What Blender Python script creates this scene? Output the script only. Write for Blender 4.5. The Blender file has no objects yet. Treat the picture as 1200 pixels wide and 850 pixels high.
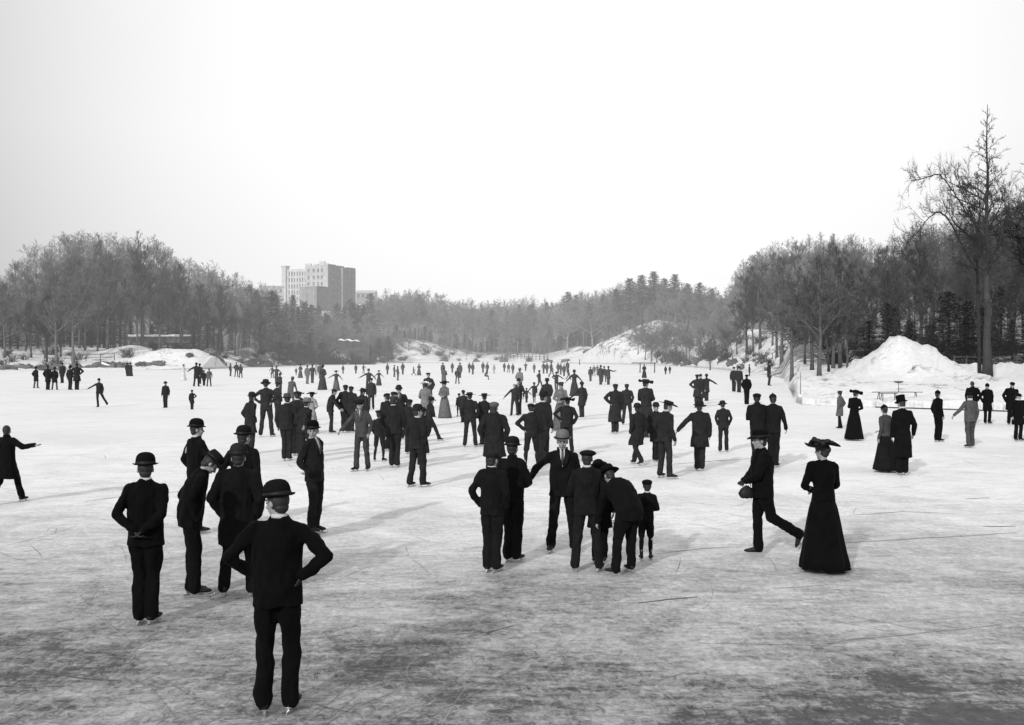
import bpy, math, random
from math import sin, cos, pi, radians, sqrt, exp
from mathutils import Vector, Matrix, noise
V = Vector
random.seed(7)
sc = bpy.context.scene
C = sc.collection

# ------------------------------------------------------------------ camera geometry of the place
F = 1250.0          # focal length in photograph pixels
HZ = 418.0          # horizon row
CH = 2.75           # camera height
def depth(yf): return CH * F / (yf - HZ)
def wx(px, d): return (px - 600.0) / F * d
def zat(y, d): return CH - (y - HZ) * d / F

# ------------------------------------------------------------------ tags
def tag(o, label=None, cat=None, group=None, kind=None):
    if label: o['label'] = label
    if cat: o['category'] = cat
    if group: o['group'] = group
    if kind: o['kind'] = kind
    return o
def empty(name, loc=(0, 0, 0), rz=0.0, scale=1.0):
    o = bpy.data.objects.new(name, None); C.objects.link(o)
    o.location = loc; o.rotation_euler = (0, 0, rz); o.scale = (scale,) * 3
    o.empty_display_size = 0.2
    return o
def copy_tree(o, parent=None):
    c = o.copy(); C.objects.link(c)
    if parent is not None: c.parent = parent
    for ch in o.children: copy_tree(ch, c)
    return c

# ------------------------------------------------------------------ materials (all neutral greys: the photograph is black and white)
def newmat(name):
    m = bpy.data.materials.new(name); m.use_nodes = True
    nt = m.node_tree; b = nt.nodes['Principled BSDF']
    return m, nt, b
def N(nt, t, **k):
    n = nt.nodes.new(t)
    for a, v in k.items(): setattr(n, a, v)
    return n
def grey(v, a=1.0): return (v, v, v, a)
def mathn(nt, op, a, b=None, clamp=False):
    n = N(nt, 'ShaderNodeMath', operation=op, use_clamp=clamp)
    for i, x in enumerate((a, b)):
        if x is None: continue
        if isinstance(x, (int, float)): n.inputs[i].default_value = x
        else: nt.links.new(x, n.inputs[i])
    return n.outputs[0]
def noise_n(nt, scale, detail=4, rough=0.55, vec=None, dist=0.0):
    n = N(nt, 'ShaderNodeTexNoise'); n.inputs['Scale'].default_value = scale
    n.inputs['Detail'].default_value = detail; n.inputs['Roughness'].default_value = rough
    n.inputs['Distortion'].default_value = dist
    if vec is not None: nt.links.new(vec, n.inputs['Vector'])
    return n.outputs['Fac']
def ramp(nt, fac, pts):
    r = N(nt, 'ShaderNodeValToRGB'); cr = r.color_ramp
    while len(cr.elements) < len(pts): cr.elements.new(0.5)
    for e, (p, v) in zip(cr.elements, pts): e.position = p; e.color = grey(v)
    nt.links.new(fac, r.inputs['Fac']); return r.outputs['Color']
def simple(name, v, rough=0.8, spec=0.2, var=0.25, scale=6.0, metal=0.0, bump=0.0, bscale=40):
    m, nt, b = newmat(name)
    tc = N(nt, 'ShaderNodeTexCoord')
    f = noise_n(nt, scale, 4, 0.6, tc.outputs['Object'])
    r = ramp(nt, f, [(0.3, v * (1 - var)), (0.7, v * (1 + var))])
    nt.links.new(r, b.inputs['Base Color'])
    b.inputs['Roughness'].default_value = rough
    b.inputs['Specular IOR Level'].default_value = spec
    b.inputs['Metallic'].default_value = metal
    if bump:
        bp = N(nt, 'ShaderNodeBump'); bp.inputs['Strength'].default_value = bump; bp.inputs['Distance'].default_value = 0.02
        nt.links.new(noise_n(nt, bscale, 5, 0.6, tc.outputs['Object']), bp.inputs['Height']); nt.links.new(bp.outputs[0], b.inputs['Normal'])
    return m
def tinted(name, rough=0.85, spec=0.12, var=0.3, scale=9.0, sheen=0.0, bump=0.0, bscale=60):
    """base colour comes from the object's own colour, broken up by noise"""
    m, nt, b = newmat(name)
    oi = N(nt, 'ShaderNodeObjectInfo'); tc = N(nt, 'ShaderNodeTexCoord')
    f = noise_n(nt, scale, 5, 0.65, tc.outputs['Object'])
    r = ramp(nt, f, [(0.28, 1 - var), (0.72, 1 + var)])
    mx = N(nt, 'ShaderNodeMix', data_type='RGBA', blend_type='MULTIPLY'); mx.inputs[0].default_value = 1.0
    nt.links.new(oi.outputs['Color'], mx.inputs[6]); nt.links.new(r, mx.inputs[7])
    nt.links.new(mx.outputs[2], b.inputs['Base Color'])
    b.inputs['Roughness'].default_value = rough
    b.inputs['Specular IOR Level'].default_value = spec
    b.inputs['Sheen Weight'].default_value = sheen
    b.inputs['Sheen Tint'].default_value = grey(1)
    if bump:
        bp = N(nt, 'ShaderNodeBump'); bp.inputs['Strength'].default_value = bump; bp.inputs['Distance'].default_value = 0.01
        nt.links.new(noise_n(nt, bscale, 4, 0.7, tc.outputs['Object']), bp.inputs['Height']); nt.links.new(bp.outputs[0], b.inputs['Normal'])
    return m
M = {}
M['cloth'] = tinted('wool_cloth', 0.92, 0.06, 0.35, 7, sheen=0.012, bump=0.35, bscale=90)
M['felt'] = tinted('hat_felt', 0.92, 0.06, 0.2, 8)
M['bark'] = tinted('bark', 0.95, 0.05, 0.35, 3)
M['skin'] = simple('skin', 0.25, 0.55, 0.35, 0.12, 14)
M['hair'] = simple('hair', 0.02, 0.6, 0.3, 0.4, 60)
M['dark'] = simple('dark_detail', 0.03, 0.4, 0.4, 0.1)
M['linen'] = simple('white_linen', 0.45, 0.8, 0.1, 0.06, 20)
M['leather'] = simple('boot_leather', 0.010, 0.6, 0.25, 0.3, 30)
M['steel'] = simple('skate_steel', 0.45, 0.35, 0.5, 0.15, 30, metal=0.8)
M['fur'] = simple('fur', 0.02, 0.95, 0.05, 0.6, 60)
M['wood'] = simple('weathered_wood', 0.07, 0.9, 0.1, 0.4, 5)
M['stone'] = simple('rough_stone', 0.10, 0.95, 0.1, 0.55, 0.6, bump=0.6, bscale=2)

# ------------------------------------------------------------------ mesh builder
class MB:
    def __init__(s): s.v = []; s.f = []; s.m = []
    def face(s, idx, mi=0): s.f.append(idx); s.m.append(mi)
    def loft(s, rings, mi=0, cap=True):
        n = len(rings[0]); b = len(s.v)
        for r in rings: s.v.extend(r)
        for i in range(len(rings) - 1):
            for j in range(n):
                a = b + i * n + j; a2 = b + i * n + (j + 1) % n
                s.face((a, a2, a2 + n, a + n), mi)
        if cap:
            s.face(tuple(b + j for j in range(n))[::-1], mi)
            s.face(tuple(b + (len(rings) - 1) * n + j for j in range(n)), mi)
    def tube(s, pts, rads, seg=10, side=None, mi=0, cap=True):
        """tube through pts; rads scalar or (side, other)"""
        pts = [V(p) for p in pts]; rings = []
        prev = V(side) if side is not None else None
        for i, p in enumerate(pts):
            if i == 0: t = pts[1] - pts[0]
            elif i == len(pts) - 1: t = pts[-1] - pts[-2]
            else: t = (pts[i + 1] - pts[i]).normalized() + (pts[i] - pts[i - 1]).normalized()
            if t.length < 1e-9: t = V((0, 0, 1))
            t.normalize()
            if prev is None:
                prev = V((1, 0, 0)) if abs(t.x) < 0.8 else V((0, 1, 0))
            ax = prev - t * prev.dot(t)
            if ax.length < 1e-5: ax = t.orthogonal()
            ax.normalize(); ay = t.cross(ax)
            if side is None: prev = ax
            r = rads[i] if not isinstance(rads, (int, float)) else rads
            ra, rb = (r, r) if isinstance(r, (int, float)) else r
            rings.append([p + ax * (ra * cos(2 * pi * k / seg)) + ay * (rb * sin(2 * pi * k / seg)) for k in range(seg)])
        s.loft(rings, mi, cap)
    def ball(s, c, r, seg=12, rg=8, mat=None, mi=0):
        c = V(c); r = (r, r, r) if isinstance(r, (int, float)) else r
        rings = []
        for i in range(rg + 1):
            a = -pi / 2 + pi * min(max(i / rg, 0.02), 0.98)
            rr = []
            for k in range(seg):
                q = V((r[0] * cos(a) * cos(2 * pi * k / seg), r[1] * cos(a) * sin(2 * pi * k / seg), r[2] * sin(a)))
                rr.append(c + (mat @ q if mat is not None else q))
            rings.append(rr)
        s.loft(rings, mi)
    def limb(s, pts, rads, seg=10):
        """closed rounded chain of tapered pieces: ready for the voxel union"""
        for i in range(len(pts) - 1): s.tube([pts[i], pts[i + 1]], [rads[i], rads[i + 1]], seg)
        for p, r in zip(pts, rads): s.ball(p, r * 1.0 if isinstance(r, (int, float)) else min(r), seg, 6)
    def box(s, c, d, mat=None, mi=0):
        c = V(c); hx, hy, hz = d[0] / 2, d[1] / 2, d[2] / 2; b = len(s.v)
        for x, y, z in ((-1, -1, -1), (1, -1, -1), (1, 1, -1), (-1, 1, -1), (-1, -1, 1), (1, -1, 1), (1, 1, 1), (-1, 1, 1)):
            q = V((x * hx, y * hy, z * hz)); s.v.append(c + (mat @ q if mat is not None else q))
        for f in ((0, 3, 2, 1), (4, 5, 6, 7), (0, 1, 5, 4), (1, 2, 6, 5), (2, 3, 7, 6), (3, 0, 4, 7)): s.face(tuple(b + i for i in f), mi)
    def bar(s, a, b_, w, h=None, mi=0, seg=4):
        s.tube([a, b_], [w / 2 * (1.414 if seg == 4 else 1)] * 2, seg, mi=mi)
    def mesh(s, name, mats, smooth=True):
        me = bpy.data.meshes.new(name); me.from_pydata([tuple(p) for p in s.v], [], s.f); me.update()
        for m in mats: me.materials.append(m)
        if len(mats) > 1: me.polygons.foreach_set('material_index', s.m)
        me.polygons.foreach_set('use_smooth', [smooth] * len(me.polygons)); me.update()
        return me
    def obj(s, name, mats, parent=None, smooth=True, color=None):
        if not isinstance(mats, (list, tuple)): mats = [mats]
        o = bpy.data.objects.new(name, s.mesh(name, mats, smooth)); C.objects.link(o)
        if parent is not None: o.parent = parent
        if color is not None: o.color = grey(color)
        return o
PENDING = []
def remeshed(o, voxel, smooth=3, amp=0.0, freq=8.0, extra=None, dark_hand_at=()):
    m = o.modifiers.new('r', 'REMESH'); m.mode = 'VOXEL'; m.voxel_size = voxel; m.use_smooth_shade = True
    if smooth:
        k = o.modifiers.new('s', 'SMOOTH'); k.factor = 0.5; k.iterations = smooth
    for m in o.modifiers: m.show_viewport = False
    PENDING.append((o, amp, freq, (extra, dark_hand_at)))
    return o
def flush_pending():
    news = []
    bpy.context.view_layer.update()
    dg = bpy.context.evaluated_depsgraph_get()
    for o, *_ in PENDING:       # one at a time: the voxel union is far quicker that way
        for m in o.modifiers: m.show_viewport = True
        dg.update()
        news.append(bpy.data.meshes.new_from_object(o.evaluated_get(dg), depsgraph=dg))
        for m in o.modifiers: m.show_viewport = False
    olds = []
    for (o, amp, freq, extra), me in zip(PENDING, news):
        mats = list(o.data.materials)
        old = o.data; o.modifiers.clear(); o.data = me; me.name = old.name; olds.append(old)
        me.materials.clear()
        for m in mats: me.materials.append(m)
        me.polygons.foreach_set('use_smooth', [True] * len(me.polygons))
        me.polygons.foreach_set('material_index', [0] * len(me.polygons))
        if amp:
            off = V((random.random() * 9, random.random() * 9, random.random() * 9))
            nv = len(me.vertices); co_ = [0.0] * (3 * nv); no_ = [0.0] * (3 * nv)
            me.vertices.foreach_get('co', co_); me.vertices.foreach_get('normal', no_)
            for i in range(0, 3 * nv, 3):
                # creases: stretched noise, longer along the vertical
                q = V((co_[i] * freq, co_[i + 1] * freq, co_[i + 2] * freq * 0.55)) + off
                n = amp * (noise.noise(q) + 0.5 * noise.noise(q * 2.3 + V((3, 1, 7))))
                for a_ in (0, 1, 2): co_[i + a_] += no_[i + a_] * n
            me.vertices.foreach_set('co', co_)
        extra, dark_hand_at = extra
        if extra is not None:       # separate small islands (eyes, lips) added after the union
            import bmesh
            bm = bmesh.new(); bm.from_mesh(me)
            base = [bm.verts.new(p) for p in extra.v]
            for f, mi in zip(extra.f, extra.m):
                fc = bm.faces.new([base[i] for i in f]); fc.material_index = mi + 1; fc.smooth = True
            bm.to_mesh(me); bm.free()
            me.materials.append(M['dark'])
        if dark_hand_at:
            me.materials.append(M['leather']); gi = len(me.materials) - 1  # hand faces coloured dark with the boot leather material
            for f in me.polygons:
                c_ = f.center
                if any((c_ - g).length_squared < .017 for g in dark_hand_at): f.material_index = gi
        me.update()
    bpy.data.batch_remove(olds)
    PENDING.clear()
# ------------------------------------------------------------------ people
def ik(a, b, l1, l2, pole):
    d = b - a; L = d.length; mx = (l1 + l2) * 0.998
    if L > mx: b = a + d * (mx / L); d = b - a; L = mx
    u = d.normalized(); x = (l1 * l1 - l2 * l2 + L * L) / (2 * L); h = sqrt(max(l1 * l1 - x * x, 0))
    p = V(pole); p = p - u * p.dot(u)
    if p.length < 1e-4: p = u.orthogonal()
    return a + u * x + p.normalized() * h, b
LEGS = {   # name: (right ankle x, y, z, toe-out deg, pitch deg), left ankle
 'stand': ((.10, .03, 0, 12, 0), (-.10, -.02, 0, -14, 0)),
 'close': ((.065, .02, 0, 8, 0), (-.065, 0, 0, -8, 0)),
 'apart': ((.17, .02, 0, 18, 0), (-.17, .0, 0, -18, 0)),
 'wide': ((.27, .0, 0, 20, 0), (-.27, .0, 0, -20, 0)),
 'ease': ((.14, .12, 0, 20, 0), (-.09, -.05, 0, -12, 0)),
 'easel': ((.09, -.05, 0, 10, 0), (-.14, .12, 0, -22, 0)),
 'walk': ((.08, .27, 0, 6, 0), (-.08, -.27, .04, -8, 22)),
 'stride': ((.03, .06, 0, 5, 0), (-.06, -.47, .20, -8, 66)),
 'glide': ((.05, .02, 0, 5, 0), (-.42, -.14, .13, -30, 10)),
 'glider': ((.42, -.14, .13, 30, 10), (-.05, .02, 0, -5, 0)),
 'lunge': ((.10, .30, 0, 6, 0), (-.12, -.42, .06, -15, 30)),
 'cross': ((-.03, .06, 0, 4, 0), (.02, -.10, 0, -6, 0)),
 'sit': ((.12, .42, 0, 5, 0), (-.12, .40, 0, -5, 0)),
}
def build_person(root, lod, outfit='suit', hat='bowler', arms=('down', 'down'), legs='stand', lean=0.0, side=0.0,
                 hyaw=0.0, hpitch=0.0, twist=0.0, c=0.01, t=None, hc=None, collar=False, front=False, kid=False,
                 girth=1.0, skates=True, drop=0.0, muff=False, gloves=False, scarf=False, apron=False):
    t = c if t is None else t; hc = c if hc is None else hc
    vox = (0.0085, 0.014, 0.026)[lod]; cvox = (0.013, 0.018, 0.028)[lod]; seg = (14, 10, 8)[lod]
    skirt = outfit in ('dress', 'dresscoat')
    lift = 0.05 if (skates and lod < 2) else 0.0
    UP = V((0, 0, 1)); RX = V((1, 0, 0)); FY = V((0, 1, 0))
    LR, LL = LEGS[legs]
    l1, l2 = 0.43, 0.42
    ank = {1: V((LR[0], LR[1], .09 + LR[2])), -1: V((LL[0], LL[1], .09 + LL[2]))}
    meanx = (ank[1].x + ank[-1].x) / 2 * (0.0 if legs in ('glide', 'glider', 'stride', 'lunge') else 1)
    py = 0.0 if legs in ('stride', 'glide', 'glider') else (ank[1].y + ank[-1].y) / 2
    py -= 0.12 * sin(radians(lean)) * 1.2
    if legs == 'sit': py = -0.05
    pz = 0.935 - drop
    for s in (1, -1):
        dx = ank[s].x - (meanx + s * .085); dy = ank[s].y - py
        r2 = (l1 + l2) ** 2 * 0.995 - dx * dx - dy * dy
        pz = min(pz, ank[s].z + sqrt(max(r2, 0.05)))
    if legs == 'sit': pz = 0.55
    P0 = V((meanx, py, pz))
    hip = {s: P0 + V((s * .085, 0, 0)) for s in (1, -1)}
    knee = {}
    for s in (1, -1):
        toe = radians((LR if s == 1 else LL)[3])
        knee[s], ank[s] = ik(hip[s], ank[s], l1, l2, (sin(toe) * .6, 1, 0))
    # spine map: upright coords (x,y,z>=.93) -> leaned
    la, sa, tw = radians(lean), radians(side), radians(twist)
    tab = [P0.copy()]; dz = 0.02
    def up_at(k):
        a = la * (0.35 + 0.65 * min(1, k / 0.4)); b = sa * (0.35 + 0.65 * min(1, k / 0.4))
        return V((sin(b), sin(a) * cos(b), cos(a) * cos(b))), a
    for i in range(60):
        u, a = up_at(i * dz); tab.append(tab[-1] + u * dz)
    def frame(z):
        k = max(z - .935, 0); u, a = up_at(k); w = tw * min(1, k / .35)
        r = V((cos(w), sin(w), 0)); r = (r - u * r.dot(u)).normalized(); f = u.cross(r)
        i = min(int(k / dz), 58); fr = k / dz - i
        return tab[i].lerp(tab[i + 1], min(fr, 1)), r, f, u
    def B(x, y, z):
        if z < .935:
            c_, r, f, u = frame(.935); return c_ + r * x + f * y + V((0, 0, z - .935))
        c_, r, f, u = frame(z); return c_ + r * x + f * y
    fem = skirt
    shx = (.148 if fem else .170) * girth
    SH = {s: B(s * shx, 0, 1.375) for s in (1, -1)}
    _, sR, sF, sU = frame(1.40)
    def arm(kind, s):
        S = SH[s]; g = girth
        T = {
         'down': (S + sR * (s * .07) + V((0, .03, -.525)), (s * .4, -1, 0), (0, .15, -1)),
         'relax': (S + sR * (s * .10) + V((0, .10, -.49)), (s * .5, -1, 0), (0, .35, -1)),
         'behind': (B(s * .045, -.175 * g, .965), (s, -.35, .0), (-s * .75, -.05, -.65)),
         'behindhi': (B(s * .05, -.17 * g, 1.06), (s, -.35, .0), (-s * .85, -.05, -.2)),
         'hip': (B(s * .185 * g, -.05, 1.03), (s, -.3, .15), (-s * .45, -.1, -.75)),
         'hipf': (B(s * .18 * g, .06, 1.02), (s, -.6, .1), (-s * .3, .4, -.7)),
         'pocket': (B(s * .19 * g, .07, .91), (s * .7, -1, 0), (-s * .1, .3, -1)),
         'pocketw': (B(s * .20 * g, .03, .92), (s * .62, -1, 0), (-s * .2, .2, -1)),
         'cross': (B(-s * .06, .19 * g, 1.16), (s, -.1, -.5), (-s, .0, .25)),
         'front': (B(s * .04, .22 * g, 1.02), (s, -.35, -.4), (-s * .8, .4, -.1)),
         'fronthi': (B(s * .03, .22 * g, 1.17), (s, -.2, -.6), (-s * .6, .4, .3)),
         'out': (S + sR * (s * .52) + sF * .05 + V((0, 0, -.07)), (0, -.5, -1), (s, .1, -.1)),
         'outlow': (S + sR * (s * .36) + sF * .08 + V((0, 0, -.38)), (s * .2, -1, 0), (s * .6, .1, -.8)),
         'outmid': (S + sR * (s * .46) + sF * .08 + V((0, 0, -.26)), (s * .2, -1, 0), (s * .8, .1, -.4)),
         'fwd': (S + sF * .50 + sR * (-s * .04) + V((0, 0, -.10)), (s * .5, 0, -1), (0, 1, -.1)),
         'fwdlow': (S + sF * .34 + sR * (-s * .02) + V((0, 0, -.38)), (s * .5, -1, 0), (0, .8, -.6)),
         'reach': (S + sF * .25 + V((0, .1, -.45)), (s * .5, -1, 0), (0, .3, -1)),
         'back': (S - sF * .30 + sR * (s * .14) + V((0, 0, -.40)), (s * .3, -1, 0), (0, -.3, -1)),
         'face': (B(s * .05, .19, 1.38), (s * .5, .2, -1), (-s * .3, .1, 1)),
         'up': (S + sR * (s * .25) + V((0, .05, .42)), (s, -.3, -.3), (0, 0, 1)),
        }[kind]
        e, w = ik(S, T[0], .29, .265, T[1]); hd = V(T[2]).normalized()
        return e, w, hd
    AR = {1: arm(arms[1], 1), -1: arm(arms[0], -1)}
    # ---- head frame
    nk, nR, nF, nU = frame(1.47)
    hp = la * 0.55 + radians(hpitch); hy = radians(hyaw)
    Hm = Matrix.Rotation(-hy - 0, 3, 'Z') @ Matrix.Rotation(-hp, 3, 'X')
    Hm = Matrix.Rotation(tw * .5, 3, 'Z') @ Hm
    hs = 1.18 if kid else 1.0
    Hc = nk + nU * .016 + (Hm @ V((0, .014, .10))) * hs
    def H(x, y, z): return Hc + Hm @ V((x * hs, y * hs, z * hs))
    # ---- body: one continuous surface
    b = MB()
    rs = [(.935, .13, .10), (1.05, .115, .085), (1.2, .13, .09), (1.33, .145, .095), (1.40, .12, .075), (1.45, .06, .055)]
    b.loft([[frame(z)[0] + frame(z)[1] * (rx * cos(2 * pi * k / seg)) + frame(z)[2] * (ry * sin(2 * pi * k / seg)) for k in range(seg)] for z, rx, ry in rs])
    b.ball(P0 + V((0, 0, .0)), (.13, .10, .09), seg, 6)
    for s in (1, -1):
        b.limb([hip[s], knee[s], ank[s]], [.075, .05, .035], seg)
        e, w, hd = AR[s]
        b.limb([SH[s], e, w], [.048, .036, .026], seg)
        b.tube([frame(1.40)[0], SH[s]], [.05, .045], seg)
    b.tube([nk - nU * .03, H(0, -.012, -.05)], [.054, .052], seg)
    b.ball(H(0, -.008, .022), (.074 * hs, .093 * hs, .098 * hs), seg, 10, Hm)
    b.ball(H(0, .016, -.045), (.056 * hs, .070 * hs, .072 * hs), seg, 8, Hm)
    ex = None
    if lod < 2:
        b.ball(H(0, .058, -.098), .024, 8, 6)
        b.tube([H(0, .082, .012), H(0, .108, -.028), H(0, .092, -.038)], [.010, .016, .012], 6)
        b.tube([H(-.045, .072, .022), H(0, .086, .024), H(.045, .072, .022)], [.012, .012, .012], 6)
        b.tube([H(-.018, .082, -.064), H(.018, .082, -.064)], [.010, .010], 6)
        for s in (1, -1):
            b.ball(H(s * .040, .060, -.028), .022, 8, 6)
            b.ball(H(s * .078, -.012, -.008), (.010, .020, .032), 8, 6, Hm)
        ex = MB()
        for s in (1, -1):
            ex.ball(H(s * .030, .082, .002), (.013, .008, .0075), 8, 6, Hm)
            ex.tube([H(s * .014, .093, .022), H(s * .032, .091, .027), H(s * .052, .076, .021)], [.003, .0045, .002], 5)
        ex.tube([H(-.024, .084, -.066), H(0, .094, -.064), H(.024, .084, -.066)], [.002, .0045, .002], 5)
        for s in (1, -1):
            ex.ball(H(s * .008, .105, -.040), (.004, .004, .002), 5, 4, Hm)
    else:
        b.ball(H(0, .10, -.025), .02, 6, 4)
    # hands
    for s in (1, -1):
        e, w, hd = AR[s]; kind = arms[0] if s == -1 else arms[1]
        if kind.startswith('pocket'): continue
        wd = sF - hd * sF.dot(hd)
        if wd.length < .3: wd = UP - hd * UP.dot(hd)
        wd.normalize(); n = hd.cross(wd) * s
        n = n if n.dot(sR * -s) > -0.2 else -n
        if lod == 2:
            b.limb([w, w + hd * .09, w + hd * .15], [.034, .036, .026], 6); continue
        b.tube([w - hd * .02, w + hd * .02, w + hd * .09], [(.026, .022), (.036, .018), (.041, .014)], 10, side=wd)
        for q, (off, ln) in enumerate(((.031, .070), (.0105, .080), (-.0105, .075), (-.031, .058))):
            p = w + hd * .082 + wd * off; d = hd.copy(); pts = [p]
            curl = .28 + .1 * q
            for m_ in range(3):
                d = (d * cos(curl) + n * sin(curl)).normalized()
                d = (d + wd * off * 1.5).normalized()
                p = p + d * (ln * (.42, .32, .26)[m_]); pts.append(p)
            b.limb(pts, [.0095, .009, .0085, .0075], 7)
        p = w + hd * .025 + wd * .03; d1 = (hd * .75 + wd * .6 + n * .25).normalized(); d2 = (hd * .95 + wd * .1 + n * .4).normalized()
        b.limb([p, p + d1 * .045, p + d1 * .045 + d2 * .038], [.014, .0115, .009], 7)
    bo = b.obj('body', M['leather'] if False else M['skin'], root)
    remeshed(bo, vox, 2, 0, 8, ex, [AR[s][1] + AR[s][2] * .10 for s in (1, -1)] if gloves else ())
    # hair
    h = MB()
    h.ball(H(0, -.020, .026), (.082 * hs, .090 * hs, .098 * hs), seg, 8, Hm)
    h.ball(H(0, -.045, -.035), (.064 * hs, .052 * hs, .055 * hs), seg, 6, Hm)
    if fem: h.ball(H(0, -.085, .02), (.055, .045, .055), seg, 6, Hm); h.ball(H(0, 0, .04), (.095, .095, .08), seg, 6, Hm)
    ho = h.obj('hair', M['hair'], root)
    # ---- clothes
    def legat(s, z):
        if z >= knee[s].z:
            k = (hip[s].z - z) / max(hip[s].z - knee[s].z, .01); return hip[s].lerp(knee[s], min(max(k, 0), 1))
        k = (knee[s].z - z) / max(knee[s].z - ank[s].z, .01); return knee[s].lerp(ank[s], min(max(k, 0), 1))
    def ring(z, rx, ry, yo=0):
        c_, r, f, u = frame(z); c_ = c_ + f * yo
        return [c_ + r * (rx * cos(2 * pi * k / seg)) + f * (ry * sin(2 * pi * k / seg)) for k in range(seg)]
    def lowring(z, rx, ry):      # z measured below the pelvis in upright coords
        zz = P0.z - (.935 - z)
        a, b_ = legat(1, zz), legat(-1, zz); cx = (a.x + b_.x) / 2; cy = (a.y + b_.y) / 2
        k = min(1, (.935 - z) / .25)
        cx = P0.x * (1 - k) + cx * k; cy = P0.y * (1 - k) + cy * k
        rx = max(rx, abs(a.x - b_.x) / 2 + .10); ry = max(ry, abs(a.y - b_.y) / 2 * k + .11)
        return [V((cx + rx * cos(2 * pi * j / seg), cy + ry * sin(2 * pi * j / seg), zz)) for j in range(seg)]
    g = girth
    hem = {'suit': .785, 'shortcoat': .83, 'coat': .56, 'longcoat': .36, 'boy': .82, 'dress': .90, 'dresscoat': .40, 'sweater': .86}[outfit]
    j = MB()
    if fem:
        prof = [(.935, .165, .125), (1.04, .150, .118), (1.10, .146, .116), (1.2, .158, .130), (1.30, .165, .135), (1.37, .155, .115), (1.43, .10, .08), (1.475, .058, .056)]
    else:
        prof = [(.935, .182, .134), (1.05, .182, .132), (1.16, .184, .134), (1.27, .187, .134), (1.345, .180, .122), (1.395, .150, .105), (1.435, .105, .088), (1.475, .070, .070), (1.49, .064, .066)]
    rings = []
    steps = []
    z = .935 - .04
    flare = {'coat': .045, 'longcoat': .06, 'dresscoat': .10}.get(outfit, .004)
    while z > hem: steps.append(z); z -= .06
    steps.append(hem)
    for z in reversed(steps):
        k = (.935 - z) / max(.935 - hem, .01)
        bx, by = prof[0][1], prof[0][2]
        rings.append(lowring(z, (bx + flare * k) * g, (by + flare * .8 * k) * g))
    for z, rx, ry in prof: rings.append(ring(z, rx * g, ry * g, 0.0))
    j.loft(rings)
    for s in (1, -1):
        e, w, hd = AR[s]; S = SH[s]
        fa = (w - e).normalized(); we = w - fa * .005
        if outfit in ('coat', 'longcoat'): rr = [.070, .060, .052]
        elif fem: rr = [.072, .050, .038]
        else: rr = [.062, .053, .045]
        rr = [q * (0.5 + 0.5 * g) for q in rr]
        mid = S.lerp(e, .5)
        j.limb([S, mid, e, e.lerp(we, .5), we], [rr[0], (rr[0] + rr[1]) / 2 * 1.03, rr[1], (rr[1] + rr[2]) / 2, rr[2]], seg)
        j.tube([frame(1.425)[0], S + sU * .0], [.052, rr[0] * .95], seg)
        j.ball(frame(1.35)[0] + sR * (s * .09), .085, seg, 6)
    if outfit in ('coat', 'longcoat', 'dresscoat') or outfit == 'shortcoat':
        j.tube([frame(1.45)[0] - nF * .008, frame(1.505)[0] - nF * .008], [(.085, .082), (.073, .075)], seg)
    cn = {'suit': 'jacket', 'boy': 'jacket', 'shortcoat': 'jacket', 'coat': 'overcoat', 'longcoat': 'overcoat', 'dress': 'jacket', 'dresscoat': 'overcoat', 'sweater': 'sweater'}[outfit]
    jo = j.obj(cn, M['cloth'], root, color=c)
    remeshed(jo, cvox, (4, 2, 1)[lod], (.020, .014, 0)[lod], 9)
    if skirt:
        k = MB(); sg = (56, 32, 18)[lod]; rings = []; NF = 11
        pr = [(.90, .17, .13), (.80, .20, .165), (.62, .235, .205), (.42, .265, .25), (.22, .295, .30), (.10, .318, .335), (.0, .325, .348)]
        ph = random.random() * 6
        z0 = P0.z
        for i, (zz, rx, ry) in enumerate(pr):
            am = .06 * (i / 6) ** 1.3
            zz = zz * z0 / .935
            rr_ = []
            for q in range(sg):
                th = 2 * pi * q / sg
                f_ = 1 + am * (cos(NF * th + ph + .4 * sin(2 * th)) + .4 * cos(5 * th + ph)) / .9
                rr_.append(V((P0.x * .8 + rx * f_ * cos(th), P0.y - (.04 * i / 6) + ry * f_ * sin(th), zz + (.008 * sin(3 * th + ph) if i == 6 else 0))))
            rings.append(rr_)
        rings = rings[::-1]; k.loft(rings)
        k.obj('skirt', M['cloth'], root, color=t)
    else:
        k = MB()
        k.loft([[P0 + V((.155 * g * q * cos(2 * pi * a / seg), .115 * g * q * sin(2 * pi * a / seg), dz_)) for a in range(seg)] for dz_, q in ((-.10, .75), (-.04, 1), (.04, .98), (.12, .88))])
        for s in (1, -1):
            if outfit == 'boy':
                k.limb([hip[s], hip[s].lerp(knee[s], .5), knee[s], knee[s].lerp(ank[s], .12)], [.09, .088, .078, .06], seg)
                k.limb([knee[s].lerp(ank[s], .12), knee[s].lerp(ank[s], .4), ank[s]], [.05, .056, .04], seg)
            else:
                an = ank[s] + (ank[s] - knee[s]).normalized() * .028 + V((0, -.012, 0))
                k.limb([hip[s], hip[s].lerp(knee[s], .5), knee[s], knee[s].lerp(an, .5), an], [.096 * g, .088 * g, .073, .069, .073], seg)
        ko = k.obj('trousers' if outfit != 'boy' else 'knickerbockers', M['cloth'], root, color=t)
        remeshed(ko, cvox, (3, 2, 1)[lod], (.018, .014, 0)[lod], 11)
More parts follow.
